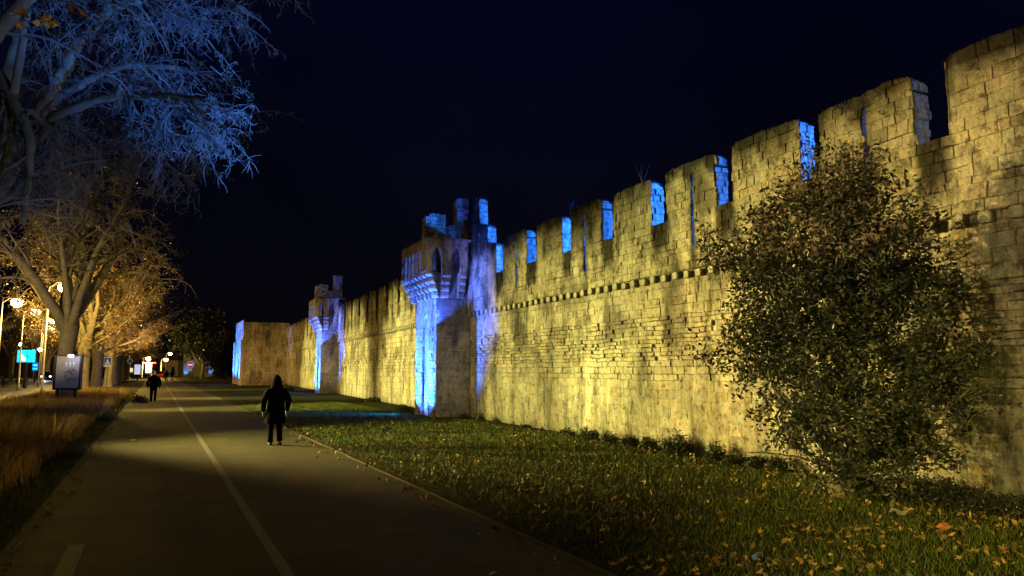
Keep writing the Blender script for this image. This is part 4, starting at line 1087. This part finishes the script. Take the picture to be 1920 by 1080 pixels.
car(187,120,rad(8),dk,'oncoming car half hidden by the first avenue trunks')
car(301,150,rad(172),rd,'red tailed car stopped by the far building',front=True)
car(290,170,rad(0),rd,'farther car with red tail lights left of the couple',front=False)
for o in [o for o in C.objects if o.name.startswith('car') and o.type=='EMPTY']: pass
# ------------------------------------------------------------------ far buildings and walls
def house(px,d,w,h,label,col,wins,rz=-yaw,roof=True,lit=0):
    p=ground(px,d); root=empty('house',p,rz,label,'building','buildings at the end of the avenue'); mb=MB(); mb.box((-w/2,0,-.2),(w/2,8,h))
    mb.build('wall',mat('render_wall',col,mott=.2,mscale=.6,bump=.3,bscale=4),root)
    mb=MB(); P=[(-w/2-.3,-.3,h+.002),(w/2+.3,-.3,h+.002),(w/2+.3,8.3,h+.002),(-w/2-.3,8.3,h+.002),(-w/2+1.5,4,h+1.6),(w/2-1.5,4,h+1.6)]
    i=[mb.vert(q) for q in P]
    for q in ((0,1,5,4),(1,2,5),(2,3,4,5),(3,0,4),(3,2,1,0)): mb.face([i[k] for k in q])
    mb.build('roof',mat('roof_tile',(.2,.09,.05),mott=.3,bump=.5,bscale=9),root)
    wm=mat('window_glass',(.03,.03,.04),rough=.15,spec=.7); wl=emitmat('lit_window',(1,.7,.35),1.2)
    r=random.Random(px)
    for (x,z,a,b) in wins:
        f=MB(); f.box((x-a/2-.08,-.06,z-.08),(x+a/2+.08,-.001,z)); f.box((x-a/2-.08,-.06,z+b),(x+a/2+.08,-.001,z+b+.08)); f.box((x-a/2-.08,-.06,z+.002),(x-a/2,-.001,z+b-.002)); f.box((x+a/2,-.06,z+.002),(x+a/2+.08,-.001,z+b-.002))
        fo=f.build('window',mat('window_frame',(.4,.38,.33)),root)
        g_=MB(); g_.box((x-a/2,-.03,z),(x+a/2,-.004,z+b)); g_.build('pane',wl if r.random()<lit else wm,fo)
    return root
grid=lambda w,n,zs:[(-w/2+w*(k+.5)/n,z,.9,1.3) for k in range(n) for z in zs]
house(316,205,5.0,4.3,'small cream house lit by a lamp behind the couple',(.5,.43,.3),grid(5,2,(1.2,)))
house(270,240,16,7,'long dim building at the end of the avenue',(.3,.24,.17),grid(16,6,(1.0,3.9)),lit=.3)
house(-20,190,26,9,'dark apartment block at the far left across the road',(.09,.08,.07),grid(26,8,(1.2,4,6.8)),lit=.12)
house(110,210,22,10,'dark apartment block behind the oncoming car',(.08,.075,.07),grid(22,7,(1.2,4,6.8)),lit=.12)
def far_gate():
    p=ground(373,190); root=empty('rampart_tower',p,-yaw,'small far rampart tower with two blue strips behind the no entry sign','tower','towers along the rampart')
    b=MB(); st=lambda z,u:(.6,(.6,1.4),.05,.04,.04)
    w=8.2
    stones(b,Vector((-w/2,0,0)),PX,PZ,-PY,w,6.2,0,st,lambda u,z:(.8+.3*N3(u,z,2),)*3,topf=lambda s:6+.3*N3(s*1.5,0,1),fine=.5,seed=71)
    stones(b,Vector((-w/2,4,0)),-PY,PZ,-PX,4,6,0,st,None,fine=.6,seed=72); stones(b,Vector((w/2,0,0)),PY,PZ,PX,4,6,0,st,None,fine=.6,seed=73)
    b.box((-w/2+.03,.04,-.2),(w/2-.03,4,5.6),MORT,1)
    b.build('tower_body',[M['stone'],M['mortar']],root)
    for x in (-3.0,3.2):
        q=MB(); q.box((x-.7,-.5,-.1),(x+.7,-.01,3.4),(.42,.36,.25)); q.build('pilaster',M['stone'],root)
        c=root.location+Matrix.Rotation(-yaw,3,'Z')@Vector((x,-1.3,.2)); t=root.location+Matrix.Rotation(-yaw,3,'Z')@Vector((x,-.4,2))
        spot(c,t,(.05,.25,1),700,70,.5,name='blue_flood')
    return root
far_gate()
# ------------------------------------------------------------------ lights
YW=(1.0,.89,.27); OR=(1.0,.66,.18)
KW=1.38
def wl(loc,tgt,W,deg,col=YW,blend=.8,rad_=.4): spot(loc,tgt,col,W*KW,deg,blend,rad_,'wall_flood')
wl((-9,27,3.7),(10.6,13.0,1.2),25000,33,rad_=.16)
wl((-9,23,3.7),(10.6,20.8,1.1),17500,33,rad_=.16)
wl((-9,31,3.7),(10.4,8.0,1.2),30000,24,OR,rad_=.16)
wl((-1.0,4,3.4),(10.3,4.5,2.0),1500,64,(1,.78,.34),.9)
wl((-9,13,3.7),(10.1,26.5,3.4),8500,20,(1,.82,.4))
wl((-6,44,3.7),(12,57,3.6),5500,20,(1,.82,.4))
wl((-9,38,3.5),(11.6,37,.6),30000,36)
wl((-9,53,3.5),(12.2,50,.7),32000,34)
wl((-9,70,4),(13,73,1.0),26000,34)
wl((-6,66,4),(11,92,2.4),14000,34,(1,.6,.22))
# street lamps left of the avenue, outside the frame
for (x,y,W) in ((-9.5,-3,650),(-9.5,10.4,850),(-9.5,23,900),(-9.5,38,1700)):
    spot((x,y,4.7),(-1.5,y+.3,0),(1,.7,.08),W,74,.35,.08,'warm_flood')
spot((-1.5,-5,5.5),(8.0,5.2,0),(1,.87,.14),3000,26,.9,.12,'warm_flood')
spot((-10,36,3),(-4.5,48,7),(1,.7,.25),4200,60,.7,.1,'warm_flood')
spot((3,40,3),(-2,60,7),(1,.62,.16),2000,60,.7,.1,'warm_flood')
spot((-1,1,2.6),tuple(at(85,25,9)),(1,.62,.15),170,14,.5,.1,'warm_flood')  # added spot beside the camera, warms the hanging dead leaves; no street lamp
# blue tower floods
BL=(.012,.135,1.0); VI=(.04,.09,1.0)
def bluetower(o,sc,rz,k=1):
    mtx=Matrix.Translation(o)@Matrix.Rotation(rz,4,'Z')@Matrix.Diagonal((sc,sc,sc,1))
    T=lambda v:mtx@Vector(v)
    for y in (.42,2.25):
        spot(T((-1.72,y,.12)),T((-1.4,y,2.2)),BL,1700*k,95,.7,.05,'blue_flood')
    spot(T((-1.74,.7,.5)),T((-1.66,.9,5.0)),(.025,.1,1),4600*k,66,.5,.05,'blue_flood')
    spot(T((-1.74,2.2,.5)),T((-1.66,2.1,5.0)),(.025,.1,1),4600*k,66,.5,.05,'blue_flood')
    spot(T((-4.2,1.6,.3)),T((-1.4,1.3,1.9)),(.03,.12,1),11000*k,72,.6,.06,'blue_flood')
    spot(T((-1.6,2.0,.55)),T((-3.6,3.4,0)),BL,1500*k,70,.8,.06,'blue_flood')
    spot(T((-1.7,-.3,3.1)),T((-.75,-.22,5.7)),(.03,.1,1),1500*k,70,.7,.05,'blue_flood')
    spot(T((-.9,-3.3,1.0)),T((.12,-1.3,6.0)),(.07,.12,1),3300*k,33,.9,.15,'blue_flood')
bluetower((10.89,26.76,0),1,-.0252)
bluetower((12.6,57,0),1.06,-.053,1.3)
spot((6.0,93.5,.3),(8.95,93.5,3.5),BL,20000,80,.6,.1,'blue_flood'); spot((6.0,99,.3),(8.95,99,3.5),BL,20000,80,.6,.1,'blue_flood'); spot((8.3,92.6,.2),(8.8,92.6,3),BL,3000,70,.6,.1,'blue_flood')
# blue wash from the inner side through the crenels
for y in (4.5,9,13.5,18,22.5):
    spot((12.6,y-1.2,5.3),(10.9,y+2.6,5.9),(.015,.14,1.0) if y>5 else (.1,.2,.6),3300 if y>5 else 600,110,.6,.1,'blue_flood')
# blue flood under the near trees
spot((5.2,8.0,.5),tuple(at(430,215,13.6)),(.03,.2,1.0),14000,22,.9,.12,'blue_flood')
spot((4.8,4.0,.5),tuple(at(130,170,15.5)),(.22,.33,.62),2900,48,.9,.12,'blue_flood')
spot((5.0,5.0,.4),(-4.2,8.6,7.5),(.03,.18,1.0),2500,20,.9,.12,'blue_flood')
# ------------------------------------------------------------------ sky
w=bpy.data.worlds.new('World'); S.world=w; w.use_nodes=True; nt=w.node_tree; bg=nt.nodes['Background']
tc=nt.nodes.new('ShaderNodeTexCoord'); sp=nt.nodes.new('ShaderNodeSeparateXYZ'); cr=nt.nodes.new('ShaderNodeValToRGB')
nt.links.new(tc.outputs['Generated'],sp.inputs[0]); nt.links.new(sp.outputs['Z'],cr.inputs[0]); nt.links.new(cr.outputs[0],bg.inputs[0])
cr.color_ramp.elements[0].position=0; cr.color_ramp.elements[0].color=(.0022,.0020,.0028,1); cr.color_ramp.elements[1].position=.45; cr.color_ramp.elements[1].color=(.0007,.0011,.0078,1)
no=nt.nodes.new('ShaderNodeTexNoise'); no.inputs['Scale'].default_value=2.2; no.inputs['Detail'].default_value=5
nt.links.new(tc.outputs['Generated'],no.inputs['Vector']); mr=nt.nodes.new('ShaderNodeMapRange'); mr.inputs[1].default_value=.3; mr.inputs[2].default_value=.7; mr.inputs[3].default_value=.65; mr.inputs[4].default_value=1.45
nt.links.new(no.outputs[0],mr.inputs[0]); vm=nt.nodes.new('ShaderNodeVectorMath'); vm.operation='MULTIPLY'; nt.links.new(cr.outputs[0],vm.inputs[0]); nt.links.new(mr.outputs[0],vm.inputs[1]); nt.links.new(vm.outputs[0],bg.inputs[0])
bg.inputs[1].default_value=1.0
S.view_settings.view_transform='Standard'; S.view_settings.look='None'; S.view_settings.exposure=0; S.view_settings.gamma=1
S.render.engine='CYCLES'
S.cycles.use_light_tree=True; S.cycles.max_bounces=4; S.cycles.diffuse_bounces=2; S.cycles.sample_clamp_indirect=3
for p_ in protos: pass
print('tris',sum(len(o.data.polygons) for o in C.objects if o.type=='MESH'))
